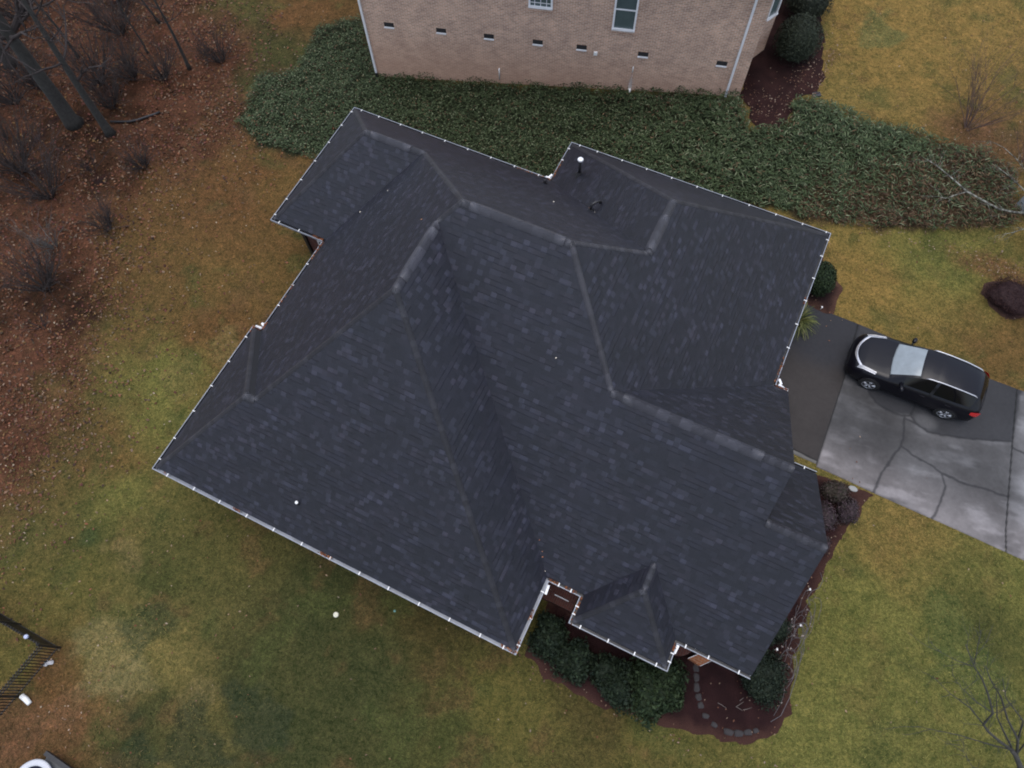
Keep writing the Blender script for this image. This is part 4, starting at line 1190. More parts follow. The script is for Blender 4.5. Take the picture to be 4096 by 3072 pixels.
shrub('purple_shrub', 'small purple shrub peeping from under the gable peak', 'shrub', (6.98, 8.75, 0), (.26, .36, .5), 800, .07, PUR, group=g)
shrub('round_shrub', 'rounded green shrub half under the right eave beside the lawn', 'shrub', (3.95, 18.95, 0), (.66, .82, 1.05), 3400, .09, GRN2, lump=.12)
shrub('clipped_shrub', 'big smooth clipped globe shrub at the corner of the brick house', 'shrub', (-.62, 29.05, 1.33), (1.05, 1.15, 2.0), 6500, .08, [(.030, .038, .026), (.024, .030, .022), (.036, .044, .028)], lump=.05)
shrub('clipped_shrub', 'clipped dark shrub behind the globe shrub at the top frame edge', 'shrub', (-.9, 31.9, 1.4), (1.1, 1.1, 1.7), 5000, .08, [(.026, .032, .024), (.020, .026, .020), (.032, .038, .026)], lump=.08)
shrub('maroon_shrub', 'low dark maroon shrub alone in a round bed on the right lawn', 'shrub', (11.0, 21.35, 0), (.94, .82, .60), 5200, .09, [(.034, .018, .019), (.024, .014, .016), (.046, .024, .022)], lump=.16, asp=.16, jit=1.4)

# spiky plant beside the driveway: arching straps
root = empty('strap_leaf_plant', 'yellow-green plant of arching strap leaves at the top corner of the driveway', 'plant', (3.72, 16.86, 0))
V, F, K = [], [], []
for i in range(230):
    a = rng.uniform(0, 2 * math.pi); L = rng.uniform(.45, .92); up = rng.uniform(.15, .75)
    d = np.array((math.cos(a), math.sin(a))); h = np.array((-d[1], d[0]))
    b0 = len(V)
    c = np.array([(.115, .125, .040), (.085, .10, .034), (.055, .072, .028), (.15, .15, .06)][rng.integers(0, 4)]) * rng.uniform(.8, 1.25)
    for k in range(5):
        t = k / 4
        p = d * L * (.05 + .95 * t); z = .08 + up * math.sin(t * math.pi * .62) - .25 * t * t
        wd = .024 * (1 - t * .85)
        for s in (-1, 1):
            V.append((*(p + h * wd * s), max(.02, z))); K.append(c)
    for k in range(4): F.append((b0 + 2 * k, b0 + 2 * k + 1, b0 + 2 * k + 3, b0 + 2 * k + 2))
np_mesh('foliage', V, F, M_leaf, parent=root, col=np.array(K))

# evergreen ground cover on the bank between the houses
def ground_cover():
    n = 150000
    P = np.stack([rng.uniform(-24, 11, n), rng.uniform(15, 28, n)], 1)
    s = sdf(IVY, P[:, 0], P[:, 1]) + (vnoise(P[:, 0], P[:, 1], .7, 3, 50) - .5) * .6
    keep = s < 0
    dens = np.ones(n)
    dens *= 1 - .75 * np.exp(-(((P[:, 0] + 5.0) / .55) ** 2 + ((P[:, 1] - 24.4) / .9) ** 2))
    brown = .75 * sstep(.6, 3.6, P[:, 0] - 1.9 + (23.2 - P[:, 1]) * .9 + (vnoise(P[:, 0], P[:, 1], 1.2, 3, 12) - .5) * 3)
    dens *= 1 - .45 * brown
    dens *= .70 + .5 * sstep(.35, .6, vnoise(P[:, 0], P[:, 1], .5, 3, 51))
    keep &= rng.random(n) < dens
    keep &= ~((P[:, 1] < 17.0) & (P[:, 0] > -15.5)) & ~((P[:, 1] < 19.0) & (P[:, 0] > -7) & (P[:, 0] < 3.3))
    P, brown = P[keep], brown[keep]
    n = len(P)
    right = sstep(-9, -1, P[:, 0])
    L = (.085 + .095 * right) * rng.uniform(.6, 1.5, n)
    W = (.021 - .004 * right) * rng.uniform(.7, 1.3, n)
    hump = .16 + .28 * sstep(.3, .7, vnoise(P[:, 0], P[:, 1], .8, 3, 52))
    z = terr(P[:, 0], P[:, 1]) + hump * rng.random(n) ** .6
    a = rng.uniform(0, 2 * math.pi, n)
    d = np.stack([np.cos(a), np.sin(a)], 1); h = np.stack([-d[:, 1], d[:, 0]], 1)
    up = rng.uniform(.0, .55, n)
    rowsV = []
    for t, wf, lz in ((0, .5, 0), (.5, 1, .5), (1, .12, .35)):
        c = P + d * (L * t)[:, None]
        for sg in (-1, 1):
            q_ = c + h * (W * wf * sg)[:, None]
            rowsV.append(np.column_stack([q_, z + L * up * lz + rng.normal(0, .004, n)]))
    V = np.stack(rowsV, 1).reshape(-1, 3)
    b0 = np.arange(n) * 6
    F = np.concatenate([np.stack([b0, b0 + 1, b0 + 3, b0 + 2], 1), np.stack([b0 + 2, b0 + 3, b0 + 5, b0 + 4], 1)])
    pal = np.array([(.033, .048, .022), (.042, .060, .027), (.056, .077, .036), (.024, .036, .018), (.090, .110, .058), (.135, .152, .092)])
    pr = np.array([.27, .25, .2, .14, .09, .05])
    c = pal[rng.choice(6, n, p=pr)] * rng.uniform(.75, 1.25, (n, 1)) * (1 + .22 * right[:, None])
    bp = np.array([(.10, .060, .034), (.075, .045, .028), (.14, .095, .055), (.05, .034, .024)])
    isb = rng.random(n) < (.05 + .68 * brown)
    c[isb] = bp[rng.integers(0, 4, isb.sum())] * rng.uniform(.7, 1.2, (isb.sum(), 1))
    o = np_mesh('ground_cover', V, F, M_leaf, col=np.repeat(c, 6, 0))
    tag(o, 'dense evergreen ground cover of narrow leaves on the bank between the two houses', 'ground cover', kind='stuff')
ground_cover()

# fallen leaves: thick in the wood, scattered over the lawn and beds
def fallen_leaves():
    n = 60000
    P = np.stack([rng.uniform(-42, -16, n), rng.uniform(-6, 30, n)], 1)
    s = sdf(LITTER, P[:, 0], P[:, 1])
    cl = sstep(.30, .68, vnoise(P[:, 0], P[:, 1], .8, 4, 60))
    keep = rng.random(n) < np.where(s < 0, .25 + .75 * cl, .60 * np.exp(-s / 1.7) * (.25 + cl))
    P1 = P[keep]
    n = 26000
    P = np.stack([rng.uniform(-24, 14, n), rng.uniform(-9.5, 36, n)], 1)
    s = np.clip(sdf(LITTER, P[:, 0], P[:, 1]), 0, 50)
    dn = .55 * np.exp(-s / 3.6) + .055 * (P[:, 0] < -9) + .018 + .012 * (P[:, 0] > 0)
    ins = sdf(OUT, P[:, 0], P[:, 1]) < -.7
    drv = (P[:, 0] > 4) & (P[:, 1] > 11.4) & (P[:, 1] < 17.6)
    keep = (rng.random(n) < dn) & ~ins & ~(drv & (rng.random(n) < .95))
    P2 = P[keep]
    extra = []
    for cx, cy, sx, sy, k in ((-.9, 25.5, .9, .8, 340), (.3, 28.2, .5, 1.8, 260), (4.3, 18.1, .5, .6, 24), (2.2, .95, 2.2, .18, 60), (7.3, 8.9, .3, 1.6, 70), (6.9, 5.0, .35, 1.6, 60), (-13.2, -6.7, 1.2, 1.0, 50), (8.6, 27.4, 1.8, .8, 160), (10.2, 22.8, 1.5, .5, 120), (5.9, 2.6, 1.2, .8, 30), (1.02, 28.6, .08, 1.3, 120), (-4.9, 24.3, .6, .9, 160), (6.5, 22.7, 3.5, .5, 200)):
        extra.append(np.stack([rng.normal(cx, sx, k), rng.normal(cy, sy, k)], 1))
    P3 = np.vstack(extra)
    def pack(P, pal, size, dz):
        n = len(P)
        cn = np.column_stack([P, terr(P[:, 0], P[:, 1]) + dz + .05 * rng.random(n)])
        pal = np.array(pal)
        return leaf_quads(cn, size, pal[rng.integers(0, len(pal), n)] * rng.uniform(.6, 1.3, (n, 1)), .8)
    wood = [(.135, .055, .030), (.090, .038, .025), (.170, .070, .036), (.050, .028, .022), (.16, .095, .060), (.115, .042, .032), (.17, .115, .08), (.060, .042, .024), (.15, .085, .034)]
    lawn = [(.22, .16, .10), (.17, .10, .055), (.29, .23, .16), (.16, .065, .035), (.24, .16, .10), (.19, .075, .04), (.15, .07, .04)]
    bed = [(.15, .08, .05), (.20, .13, .09), (.11, .05, .03), (.26, .19, .14)]
    V, F, K = [], [], []
    off = 0
    # a few leaves caught in the roof valleys
    R = [(-1.55, 4.05), (-1.35, 3.82), (-1.28, 3.70), (-2.92, 7.95), (-1.05, 3.4), (-11.2, 12.4), (-12.2, 11.8), (-8.0, 9.9), (-5.5, 13.6), (-4.6, 14.6), (-4.3, 14.3)]
    rc = np.array([(x, y, on_roof_z(x, y) + .03) for x, y in R])
    rk = np.array([(.45, .42, .36), (.5, .2, .1), (.42, .2, .1), (.55, .5, .42)])[rng.integers(0, 4, len(R))]
    for v, f, k in (pack(P1, wood, .13, .02), pack(P2, lawn, .085, .02), pack(P3, bed, .075, .09), leaf_quads(rc, .06, rk, .5)):
        V.append(v); F.append(f + off); K.append(k); off += len(v)
    o = np_mesh('fallen_leaves', np.vstack(V), np.vstack(F), M_dead, col=np.vstack(K))
    tag(o, 'brown and pale fallen leaves, thick under the trees and scattered on the grass', 'leaves', kind='stuff')
fallen_leaves()

# short turf: tufts of bent blades that break up the lawn
def grass():
    n = 210000
    P = np.stack([rng.uniform(-25, 15, n), rng.uniform(-9.5, 38, n)], 1)
    x, y = P[:, 0], P[:, 1]
    keep = sdf(OUT, x, y) > -.6
    keep &= ~((x > 3) & (y > 11.3) & (y < 17.9))
    keep &= sdf(BED_F, x, y) > .05
    keep &= sdf(IVY, x, y) > -.1
    keep &= (x * nW[0] + y * nW[1] < D0 - .1) | (x * dW[0] + y * dW[1] > 5.9)
    keep &= sdf(LITTER, x, y) > -.6 + rng.normal(0, .8, n)
    keep &= np.hypot((x - 11) / 1.2, (y - 21.4) / .9) > 1
    keep &= ~((x > -4) & (x < .9) & (y > 26) & (sdf([(-1.9, 26.1), (.25, 26.6), (1.1, 27.3), (.87, 29), (.14, 31.3), (-1.2, 35), (-5, 36), (-4, 30)], x, y) < .1))
    P = P[keep]; n = len(P)
    x, y = P[:, 0], P[:, 1]
    a = rng.uniform(0, 2 * math.pi, n); L = rng.uniform(.05, .12, n); W = rng.uniform(.008, .016, n)
    d = np.stack([np.cos(a), np.sin(a)], 1); h = np.stack([-d[:, 1], d[:, 0]], 1)
    z = terr(x, y) + .004
    tip = np.column_stack([P + d * L[:, None], z + L * rng.uniform(.15, .6, n)])
    V = np.stack([np.column_stack([P - h * W[:, None], z]), np.column_stack([P + h * W[:, None], z]), tip], 1).reshape(-1, 3)
    F = np.arange(n * 3).reshape(n, 3)
    num = np.zeros((n, 3)); den = np.zeros(n)
    for cx, cy, k in CTRL:
        wg = 1 / ((x - cx) ** 2 + (y - cy) ** 2 + .35) ** 1.6
        num += wg[:, None] * np.array(PAL[k]); den += wg
    c = num / den[:, None]
    tint = np.array([(1.25, 1.2, 1.1), (1.0, 1.05, .9), (.75, .9, .7), (1.5, 1.4, 1.35), (.8, .72, .6)])
    c = c * tint[rng.integers(0, 5, n)] * rng.uniform(.75, 1.3, (n, 1))
    o = np_mesh('grass', V, F, M_leaf, col=np.repeat(c, 3, 0))
    tag(o, 'short half dormant lawn grass, olive to tan', 'grass', kind='stuff')
grass()

# ------------------------------------------------------------------ trees
def branch(bm, p, d, L, r, depth, spread=.6, seg=5, up=.1):
    p = Vector(p); d = Vector(d).normalized()
    n = 4 if depth > 0 else 3
    pts, rad = [p], [r]
    for k in range(n):
        d = (d + Vector(rng.normal(0, .13, 3)) + Vector((0, 0, up * .3))).normalized()
        pts.append(pts[-1] + d * L / n); rad.append(r * (1 - .6 * (k + 1) / n))
    tube(bm, pts, rad, max(3, seg), cap=False)
    if depth <= 0: return
    for k in range(rng.integers(2, 5)):
        j = rng.integers(1, n + 1)
        dd = (d + Vector(rng.normal(0, spread, 3)) + Vector((0, 0, up))).normalized()
        branch(bm, pts[j], dd, L * rng.uniform(.5, .8), rad[j] * .75, depth - 1, spread, seg - 1, up)

def wood_tree(label, x, y, r, H, lean, name='bare_tree', limbs=7, group=None, mat=None, first=.35, depth=2):
    z = float(terr(x, y))
    t = empty(name, label, 'tree', (x, y, z - .05), 0, group)
    bm = bmesh.new()
    pts, rad = [], []
    for k in range(9):
        f = k / 8
        pts.append((lean[0] * H * f + .05 * math.sin(f * 7 + x), lean[1] * H * f + .05 * math.cos(f * 5 + y), H * f))
        rad.append(r * (1.45 if k == 0 else 1 - .72 * f))
    pts.insert(1, (lean[0] * .4, lean[1] * .4, .35)); rad.insert(1, r * 1.08)
    tube(bm, pts, rad, 12)
    obj('trunk', bm, mat or M_bark, t, True)
    bm = bmesh.new()
    for k in range(limbs):
        f = rng.uniform(first, .98)
        i = min(int(f * 8) + 1, 8)
        a = rng.uniform(0, 2 * math.pi)
        branch(bm, pts[i], (math.cos(a), math.sin(a), .55), H * rng.uniform(.16, .30), rad[i] * .45, depth, .55, 5, .12)
    obj('crown', bm, M_twig, t)
    return t
g = 'bare trees in the wood'
wood_tree('thick grey trunk with a dark flared base, the largest in the wood', -29.57, 12.98, .33, 12.5, (.02, .05), group=g, first=.35, limbs=12)
wood_tree('slim trunk with a stubby dark base right of the thick grey trunk', -27.56, 13.21, .19, 8.0, (.02, .05), group=g, first=.35, limbs=12)
wood_tree('thin dark sapling forking near its top at the lawn corner of the wood', -26.91, 18.30, .085, 5.5, (.035, .012), group=g, first=.5, limbs=5)
wood_tree('thin dark pole of a tree between the thick trunk and the top frame edge', -32.43, 16.66, .075, 4.5, (-.05, -.04), group=g, first=.4, limbs=5)
wood_tree('grey trunk cut by the left frame edge above the thick trunk', -35.19, 14.83, .24, 11.0, (.02, .03), group=g, first=.3, limbs=12)
wood_tree('slender sapling close to the top frame edge among the leaves', -29.44, 18.27, .05, 4.0, (-.04, .05), group=g, first=.3, limbs=6)
wood_tree('leaning sapling at the top edge left of the dark lawn patch', -30.3, 20.3, .06, 4.2, (-.02, -.10), group=g, first=.3, limbs=5)
def bare_bush(label, x, y, H, n, mat, group=None, spread=.55, name='bare_bush', depth=2, L=.55):
    z = float(terr(x, y))
    t = empty(name, label, 'bush', (x, y, z), 0, group)
    bm = bmesh.new()
    for k in range(n):
        a = rng.uniform(0, 2 * math.pi)
        branch(bm, (.06 * math.cos(a), .06 * math.sin(a), -.05), (math.cos(a) * spread, math.sin(a) * spread, 1), H * rng.uniform(.5, .8), min(.024, .010 + .005 * H) * (.6 if name == 'leafless_sapling' else 1), depth, .5, 4, .15)
    obj('stems', bm, mat, t)
    return t
g = 'leafless undergrowth in the wood'
M_twig_grey = simple('grey_twig', (.10, .10, .095), .9, .3, 9)
bare_bush('pale grey leafless bush at the left frame edge level with the left gutter', -25.7, 7.2, 2.0, 12, M_twig_grey, g)
bare_bush('dark leafless bush behind the thick trunk, high in the corner', -35.8, 19.8, 2.4, 12, M_twig, g)
bare_bush('dark leafless thicket at the top edge of the wood', -33.2, 20.9, 2.2, 14, M_twig, g)
bare_bush('leafless bush below the slim trunk at the foot of the wood', -26.9, 11.2, 1.4, 10, M_twig, g)
bare_bush('leafless bush left of the thick trunk base', -31.8, 10.9, 1.9, 12, M_twig, g)
for lab, x, y, H in (('dark leafless thicket between the slim trunk and the pole tree', -30.2, 15.6, 2.0), ('leafless thicket left of the slender saplings at the top edge', -31.6, 18.9, 2.1), ('leafless thicket at the foot of the forking sapling', -27.6, 17.2, 1.3), ('dark leafless thicket at the left frame edge under the thick trunk', -33.0, 12.9, 2.2),
                     ('leafless thicket below the thick trunk base by the left edge', -29.8, 9.8, 1.9), ('leafless thicket under the pale grey bush', -24.6, 5.4, 1.7), ('leafless thicket above the pale grey bush', -27.6, 9.2, 1.8), ('low leafless thicket at the end of the drain hose', -28.6, 14.6, 1.2), ('leafless thicket in the top left corner of the wood', -37.0, 17.6, 2.3),
                     ('leafless thicket on the right of the forking sapling', -25.8, 19.4, 1.1), ('leafless thicket in the middle of the wood above the drain hose', -29.0, 16.6, 1.5), ('leafless thicket between the two left trunks', -32.6, 14.2, 1.9), ('leafless thicket touching the left frame edge above the pale grey bush', -30.9, 8.4, 2.0),
                     ('leafless thicket at the left frame edge at half height of the picture', -26.4, 3.6, 1.6), ('leafless thicket between the pale grey bush and the left gutter lawn', -24.2, 8.9, 1.0), ('leafless thicket near the end of the wood by the left lawn', -24.9, 12.3, .9), ('leafless thicket behind the slender saplings at the top edge', -32.6, 22.2, 1.9)):
    bare_bush(lab, x, y, H * 1.7, 30, M_twig, g, .7, 'bare_bush', 2)
bare_bush('low leafless bush nearest to the lower left lawn', -23.5, 3.9, 1.2, 9, M_twig, g)

# bare tree at the lower right, its trunk just outside the frame
t = empty('bare_tree', 'bare grey tree reaching over the lower right lawn', 'tree', (13.9, 4.2, 0))
O = Vector((13.9, 4.2, 0))
sub = lambda P: [Vector(p) - O for p in P]
bm = bmesh.new()
tube(bm, sub([(13.9, 4.2, -.1), (13.75, 4.25, .8), (13.31, 4.43, 1.8), (12.89, 4.62, 2.2), (12.65, 4.66, 2.4)]), [.13, .10, .085, .07, .06], 8)
obj('trunk', bm, M_bark, t, True)
bm = bmesh.new()
LIMBS = [
 ([(12.65, 4.66, 2.4), (12.07, 4.66, 2.8), (11.61, 4.7, 3.1), (11.36, 4.77, 3.3), (11.38, 5.1, 3.6), (10.95, 5.43, 4.0), (10.57, 5.67, 4.3), (10.2, 5.77, 4.6), (9.69, 6.11, 5.0)], .045),
 ([(10.18, 5.83, 4.6), (10.03, 6.28, 4.9), (9.9, 6.58, 5.2)], .014), ([(10.16, 5.77, 4.6), (9.65, 5.67, 4.8), (9.05, 5.65, 5.0)], .013),
 ([(12.92, 4.63, 2.2), (12.54, 4.92, 2.8), (11.92, 5.18, 3.3), (11.39, 5.54, 3.8), (10.8, 5.71, 4.3), (10.45, 5.92, 4.6)], .040),
 ([(12.64, 4.73, 2.4), (12.04, 4.91, 3.0), (11.6, 5.1, 3.4), (11.2, 5.6, 3.9)], .032), ([(11.38, 5.1, 3.6), (10.8, 5.11, 3.9), (10.21, 5.21, 4.2), (9.8, 5.4, 4.4)], .018),
 ([(11.38, 4.77, 3.3), (10.69, 4.92, 3.8), (9.95, 4.95, 4.2), (9.28, 5.08, 4.6)], .020), ([(12.62, 4.65, 2.4), (11.71, 4.42, 2.9), (10.78, 4.21, 3.4), (9.99, 3.98, 3.8), (9.45, 3.83, 4.0)], .018),
 ([(12.54, 4.92, 2.8), (12.25, 5.3, 3.4), (11.41, 5.51, 4.0), (11.0, 5.9, 4.4)], .026), ([(13.3, 4.4, 1.8), (12.4, 3.9, 2.2), (11.71, 3.75, 2.5), (11.34, 3.91, 2.8), (10.93, 4.09, 3.1)], .014), ([(12.9, 4.62, 2.2), (12.8, 5.3, 3.0), (12.4, 5.8, 3.7), (11.9, 6.3, 4.3)], .024)]
for P, r0 in LIMBS:
    tube(bm, sub(P), [r0 * (1 - .75 * k / (len(P) - 1)) for k in range(len(P))], 6)
    for k in range(1, len(P)):
        for _ in range(2):
            p = Vector(P[k - 1]).lerp(Vector(P[k]), rng.random())
            dd = (Vector(P[k]) - Vector(P[k - 1])).normalized() + Vector(rng.normal(0, .5, 3))
            branch(bm, p - O, dd, rng.uniform(.4, .9), .008, 1, .5, 4, .1)
obj('crown', bm, M_bark, t)

# lichen covered tree whose limb reaches over the right end of the bank
def make_lichen():
    m, n, l_, b = new_mat('lichen_bark')
    tc = n.new('ShaderNodeTexCoord').outputs['Object']
    c = ramp(n, l_, noise(n, l_, tc, 7.0, 4, .6), [(.44, (.050, .047, .040)), (.56, (.20, .20, .165)), (.72, (.32, .32, .28))])
    l_.new(c, b.inputs['Base Color'])
    b.inputs['Roughness'].default_value = .95
    return m
M_lichen = make_lichen()
O = Vector((11.3, 24.2, float(terr(11.3, 24.2))))
t = empty('lichen_tree', 'pale lichen covered tree limb crossing the right end of the green bank', 'tree', O)
bm = bmesh.new()
tube(bm, sub([(11.3, 24.2, 0), (11.2, 24.2, 1.0), (10.9, 24.15, 1.7), (10.4, 24.05, 1.9), (9.97, 23.91, 2.0)]), [.13, .11, .09, .075, .062], 9)
obj('trunk', bm, M_lichen, t, True)
bm = bmesh.new()
for P, r0 in (([(9.97, 23.91, 2.0), (9.57, 23.69, 2.1), (8.96, 23.5, 2.2), (8.3, 23.45, 2.4), (7.59, 23.41, 2.6), (7.05, 23.5, 2.8), (6.62, 23.51, 3.0), (6.1, 23.55, 3.2), (5.66, 23.47, 3.4)], .062),
              ([(7.57, 23.4, 2.6), (7.21, 22.99, 2.7), (6.86, 22.56, 2.8), (6.5, 22.4, 2.9)], .032), ([(11.0, 24.2, 1.6), (10.3, 24.5, 2.2), (9.61, 24.6, 2.4), (9.46, 24.72, 2.4), (9.19, 24.76, 2.5), (8.81, 24.89, 2.6), (8.28, 24.91, 2.8)], .045),
              ([(10.9, 24.1, 1.7), (10.4, 23.5, 1.9), (10.01, 23.07, 2.0), (9.67, 22.68, 2.1), (9.32, 22.35, 2.2)], .030), ([(8.9, 25.6, 2.8), (8.29, 25.73, 3.0), (7.64, 25.61, 3.2)], .022), ([(11.1, 24.2, 1.5), (10.0, 25.2, 2.3), (8.9, 25.6, 2.8)], .035)):
    tube(bm, sub(P), [r0 * .72 * (1 - .6 * k / (len(P) - 1)) for k in range(len(P))], 8)
    for k in range(2, len(P)):
        for _ in range(3):
            p = Vector(P[k - 1]).lerp(Vector(P[k]), rng.random())
            dd = (Vector(P[k]) - Vector(P[k - 1])).normalized() + Vector(rng.normal(0, .6, 3))
            branch(bm, p - O, dd, rng.uniform(.25, .7), .008, 1, .5, 4, .05)
obj('crown', bm, M_lichen, t)
for lab, x, y, H, n_ in (('reddish leafless sapling on the upper right lawn beside the frame edge', 7.3, 27.9, 3.9, 17), ('leafless sapling behind the lichen limb at the right frame edge', 9.9, 27.3, 2.8, 12)):
    bare_bush(lab, x, y, H, n_, M_twig_red, None, .55, 'leafless_sapling', 2)

# tangle of bare arching stems with pale dry leaf tips along the right front bed
t = empty('bare_climber', 'tangle of bare grey stems with pale dry leaf tips at the lawn edge', 'plant', (6.9, 4.8, 0))
bm = bmesh.new()
bl = []
for k in range(40):
    cy = rng.uniform(-1.6, 1.7); cx = .10 + cy * .05 + rng.normal(0, .12)
    a0 = rng.uniform(0, 6.28); rx_, ry_ = rng.uniform(.12, .34), rng.uniform(.3, .75)
    sp = rng.uniform(1.6, 4.2)
    P = []
    for i in range(13):
        a = a0 + sp * i / 12
        P.append((cx + rx_ * math.cos(a) + rng.normal(0, .008), cy + ry_ * math.sin(a) + rng.normal(0, .008), .18 + .28 * math.sin(math.pi * i / 12) + rng.normal(0, .015)))
    tube(bm, P, .007, 5)
    for i in (3, 7, 11):
        if rng.random() < .35: bl.append(P[i])
P = [(.30, 3.0, .2), (.42, 2.75, .3), (.36, 2.45, .35), (.18, 2.25, .3), (.12, 2.0, .3), (.28, 1.8, .25)]
tube(bm, P, .011, 5)
P = [(.42, .4, .3), (.5, -.4, .25), (.5, -1.2, .2), (.42, -1.8, .15), (.2, -2.1, .1)]
tube(bm, P, .011, 5)
obj('stem', bm, simple('grey_stem', (.105, .095, .10), .8, .3, 12), t)
V, F, K = leaf_quads(np.array(bl), .085, np.tile(np.array((.36, .30, .27)), (len(bl), 1)) * rng.uniform(.6, 1.2, (len(bl), 1)), .9)
tag(np_mesh('dry_leaf', V, F, M_dead, parent=t, col=K), kind='stuff')
def stake(label, x, y, h=.42):
    t = empty('garden_stake', label, 'stake', (x, y, 0))
    bm = bmesh.new(); tube(bm, [(0, 0, -.05), (0, 0, h)], .012, 6); obj('rod', bm, M_pvc, t)
    bm = bmesh.new(); box(bm, (0, 0, h + .01), (.05, .075, .025), .4); obj('cap', bm, M_hanger, t)
stake('small white topped stake at the lower loop of the tangled grey stems', 7.02, 5.82)
stake('small white topped stake between the grey stems and the blackish shrub', 6.56, 4.78)
stake('small white topped stake by the tangled stems, uppermost and closest to the gable', 6.98, 7.05)
stake('small white topped stake in the dark mulch beside the strap leaf plant', 4.42, 17.85, .2)

# ------------------------------------------------------------------ fence, and small things on the ground
fence = empty('metal_fence', 'black metal picket fence turning a corner at the lower left of the lawn', 'fence', (-14.74, -5.35, 0))
def panel(p, q):
    bm = bmesh.new()
    p, q = Vector(p), Vector(q)
    d = q - p; L = d.length; e = d / L
    ang = math.atan2(d.y, d.x)
    for z, t_ in ((.14, .03), (.92, .03), (1.06, .03)): box(bm, (*((p + q) / 2).xy, z), (L, .028, t_), ang)
    n = int(L / .105)
    for k in range(1, n):
        c = p + e * (L * k / n)
        box(bm, (c.x, c.y, .61), (.024, .024, 1.10), ang)
    return obj('panel', bm, M_black_metal, fence)
def post(p, cap=True):
    bm = bmesh.new()
    box(bm, (p[0], p[1], .6), (.06, .06, 1.26))
    bmesh.ops.create_cone(bm, cap_ends=True, segments=4, radius1=.055, radius2=.005, depth=.05, matrix=Matrix.Translation((p[0], p[1], 1.255)) @ Matrix.Rotation(math.pi / 4, 4, 'Z'))
    return obj('post', bm, M_black_metal, fence)
A_ = [(-1.72 * k - .0, -.01 * k, 0) for k in range(7)]
B_ = [(-.19 * k * 1.25, -1.03 * k * 1.72, 0) for k in range(5)]
for a, b_ in zip(A_, A_[1:]): panel(a, b_)
for a, b_ in zip(B_, B_[1:]): panel(a, b_)
for p in A_: post(p)
for p in B_[1:]: post(p)
lamp = empty('fence_lamp', 'small pale glass lamp fixed on the top rail of the black fence', 'lamp', (-15.3, -5.33, 1.08))
bm = bmesh.new(); lathe(bm, [(0, .10), (.06, .09), (.075, .05), (.06, 0)], (0, 0, 0), 14); obj('shade', bm, simple('frosted_lamp', (.42, .46, .62), .3, .3, 40), lamp, True)
bm = bmesh.new(); box(bm, (0, 0, -.02), (.16, .10, .03)); obj('bracket', bm, M_black_metal, lamp)

def single(name, label, cat, bm, mat, loc, smooth=True, group=None, rz=0):
    o = obj(name, bm, mat, None, smooth)
    o.location = loc; o.rotation_euler = (0, 0, rz)
    return tag(o, label, cat, group)
bm = bmesh.new(); lathe(bm, [(0, .03), (.035, .028), (.04, .034), (.078, .034), (.088, .02), (.09, -.04)], seg=24); single('garden_disc', 'small white round disc lying alone on the dark lawn in front of the house', 'disc', bm, simple('cream_plastic', (.62, .60, .48), .5, .08), (-6.95, -.46, .03))
M_teal = simple('pale_teal', (.16, .34, .30), .5, .1)
for lab, x, y, r, z in (('pale teal ball on the mulch between two front shrubs', 1.59, 1.59, .075, .08), ('tiny pale teal ball on the grass near the long front gutter', -5.22, .5, .04, .03)):
    bm = bmesh.new(); bmesh.ops.create_uvsphere(bm, u_segments=16, v_segments=10, radius=r)
    single('ball', lab, 'ball', bm, M_teal, (x, y, z))
bm = bmesh.new()
tube(bm, [(-.19, .02, .10), (.0, .0, .095), (.20, -.05, .08)], [.088, .088, .075], 14)
single('white_pipe', 'short white plastic pipe lying by the end of the black fence', 'pipe', bm, M_pvc, (-14.66, -7.06, 0))
bm = bmesh.new()
box(bm, (0, 0, .05), (.24, .13, .07), .5); box(bm, (-.10, -.09, .045), (.14, .15, .06), .2)
bmesh.ops.bevel(bm, geom=bm.edges[:], offset=.02, segments=2, affect='EDGES')
single('pale_stone', 'pale flat stone at the foot of the black fence near its corner', 'stone', bm, simple('pale_rock', (.46, .45, .46), .8, .1, 9), (-14.72, -5.86, 0))
bm = bmesh.new(); lathe(bm, [(0, .16), (.10, .158), (.125, .150), (.125, .14), (.02, .13), (.015, -.05)], seg=22); box(bm, (0, 0, .161), (.012, .24, .004), .7); bm.transform(Matrix.Diagonal((1.3, .8, 1, 1)))
single('path_light', 'pale oval disc of a path light at the edge of the driveway', 'light', bm, simple('aged_disc', (.26, .26, .25), .5, .1), (7.45, 11.15, 0), False)
bm = bmesh.new(); lathe(bm, [(0, 1.02), (.14, 1.0), (.26, .93), (.31, .82), (.30, .78), (.26, .62), (.14, .52), (0, .5)], seg=28)
grill = empty('kettle_grill', 'black domed kettle grill half under the left eave', 'grill', (-14.25, 10.0, 0))
obj('bowl', bm, M_black_plastic, grill, True)
bm = bmesh.new()
for k in range(3):
    a = k * 2.09
    tube(bm, [(.12 * math.cos(a), .12 * math.sin(a), .6), (.30 * math.cos(a), .30 * math.sin(a), 0)], .014, 6)
obj('legs', bm, M_black_metal, grill)
# drain hose in the leaves
bm = bmesh.new()
P = [(-28.0, 13.8, 0), (-27.6, 13.98, 0), (-27.2, 14.18, 0), (-26.9, 14.45, 0), (-26.64, 14.81, 0), (-26.45, 15.05, 0), (-26.29, 15.3, 0)]
tube(bm, [(a + 27, b_ - 14.4, float(terr(a, b_)) + .07) for a, b_, _ in P], .055, 10)
single('drain_hose', 'black corrugated drain hose curving over the fallen leaves', 'hose', bm, M_black_plastic, (-27, 14.4, 0))
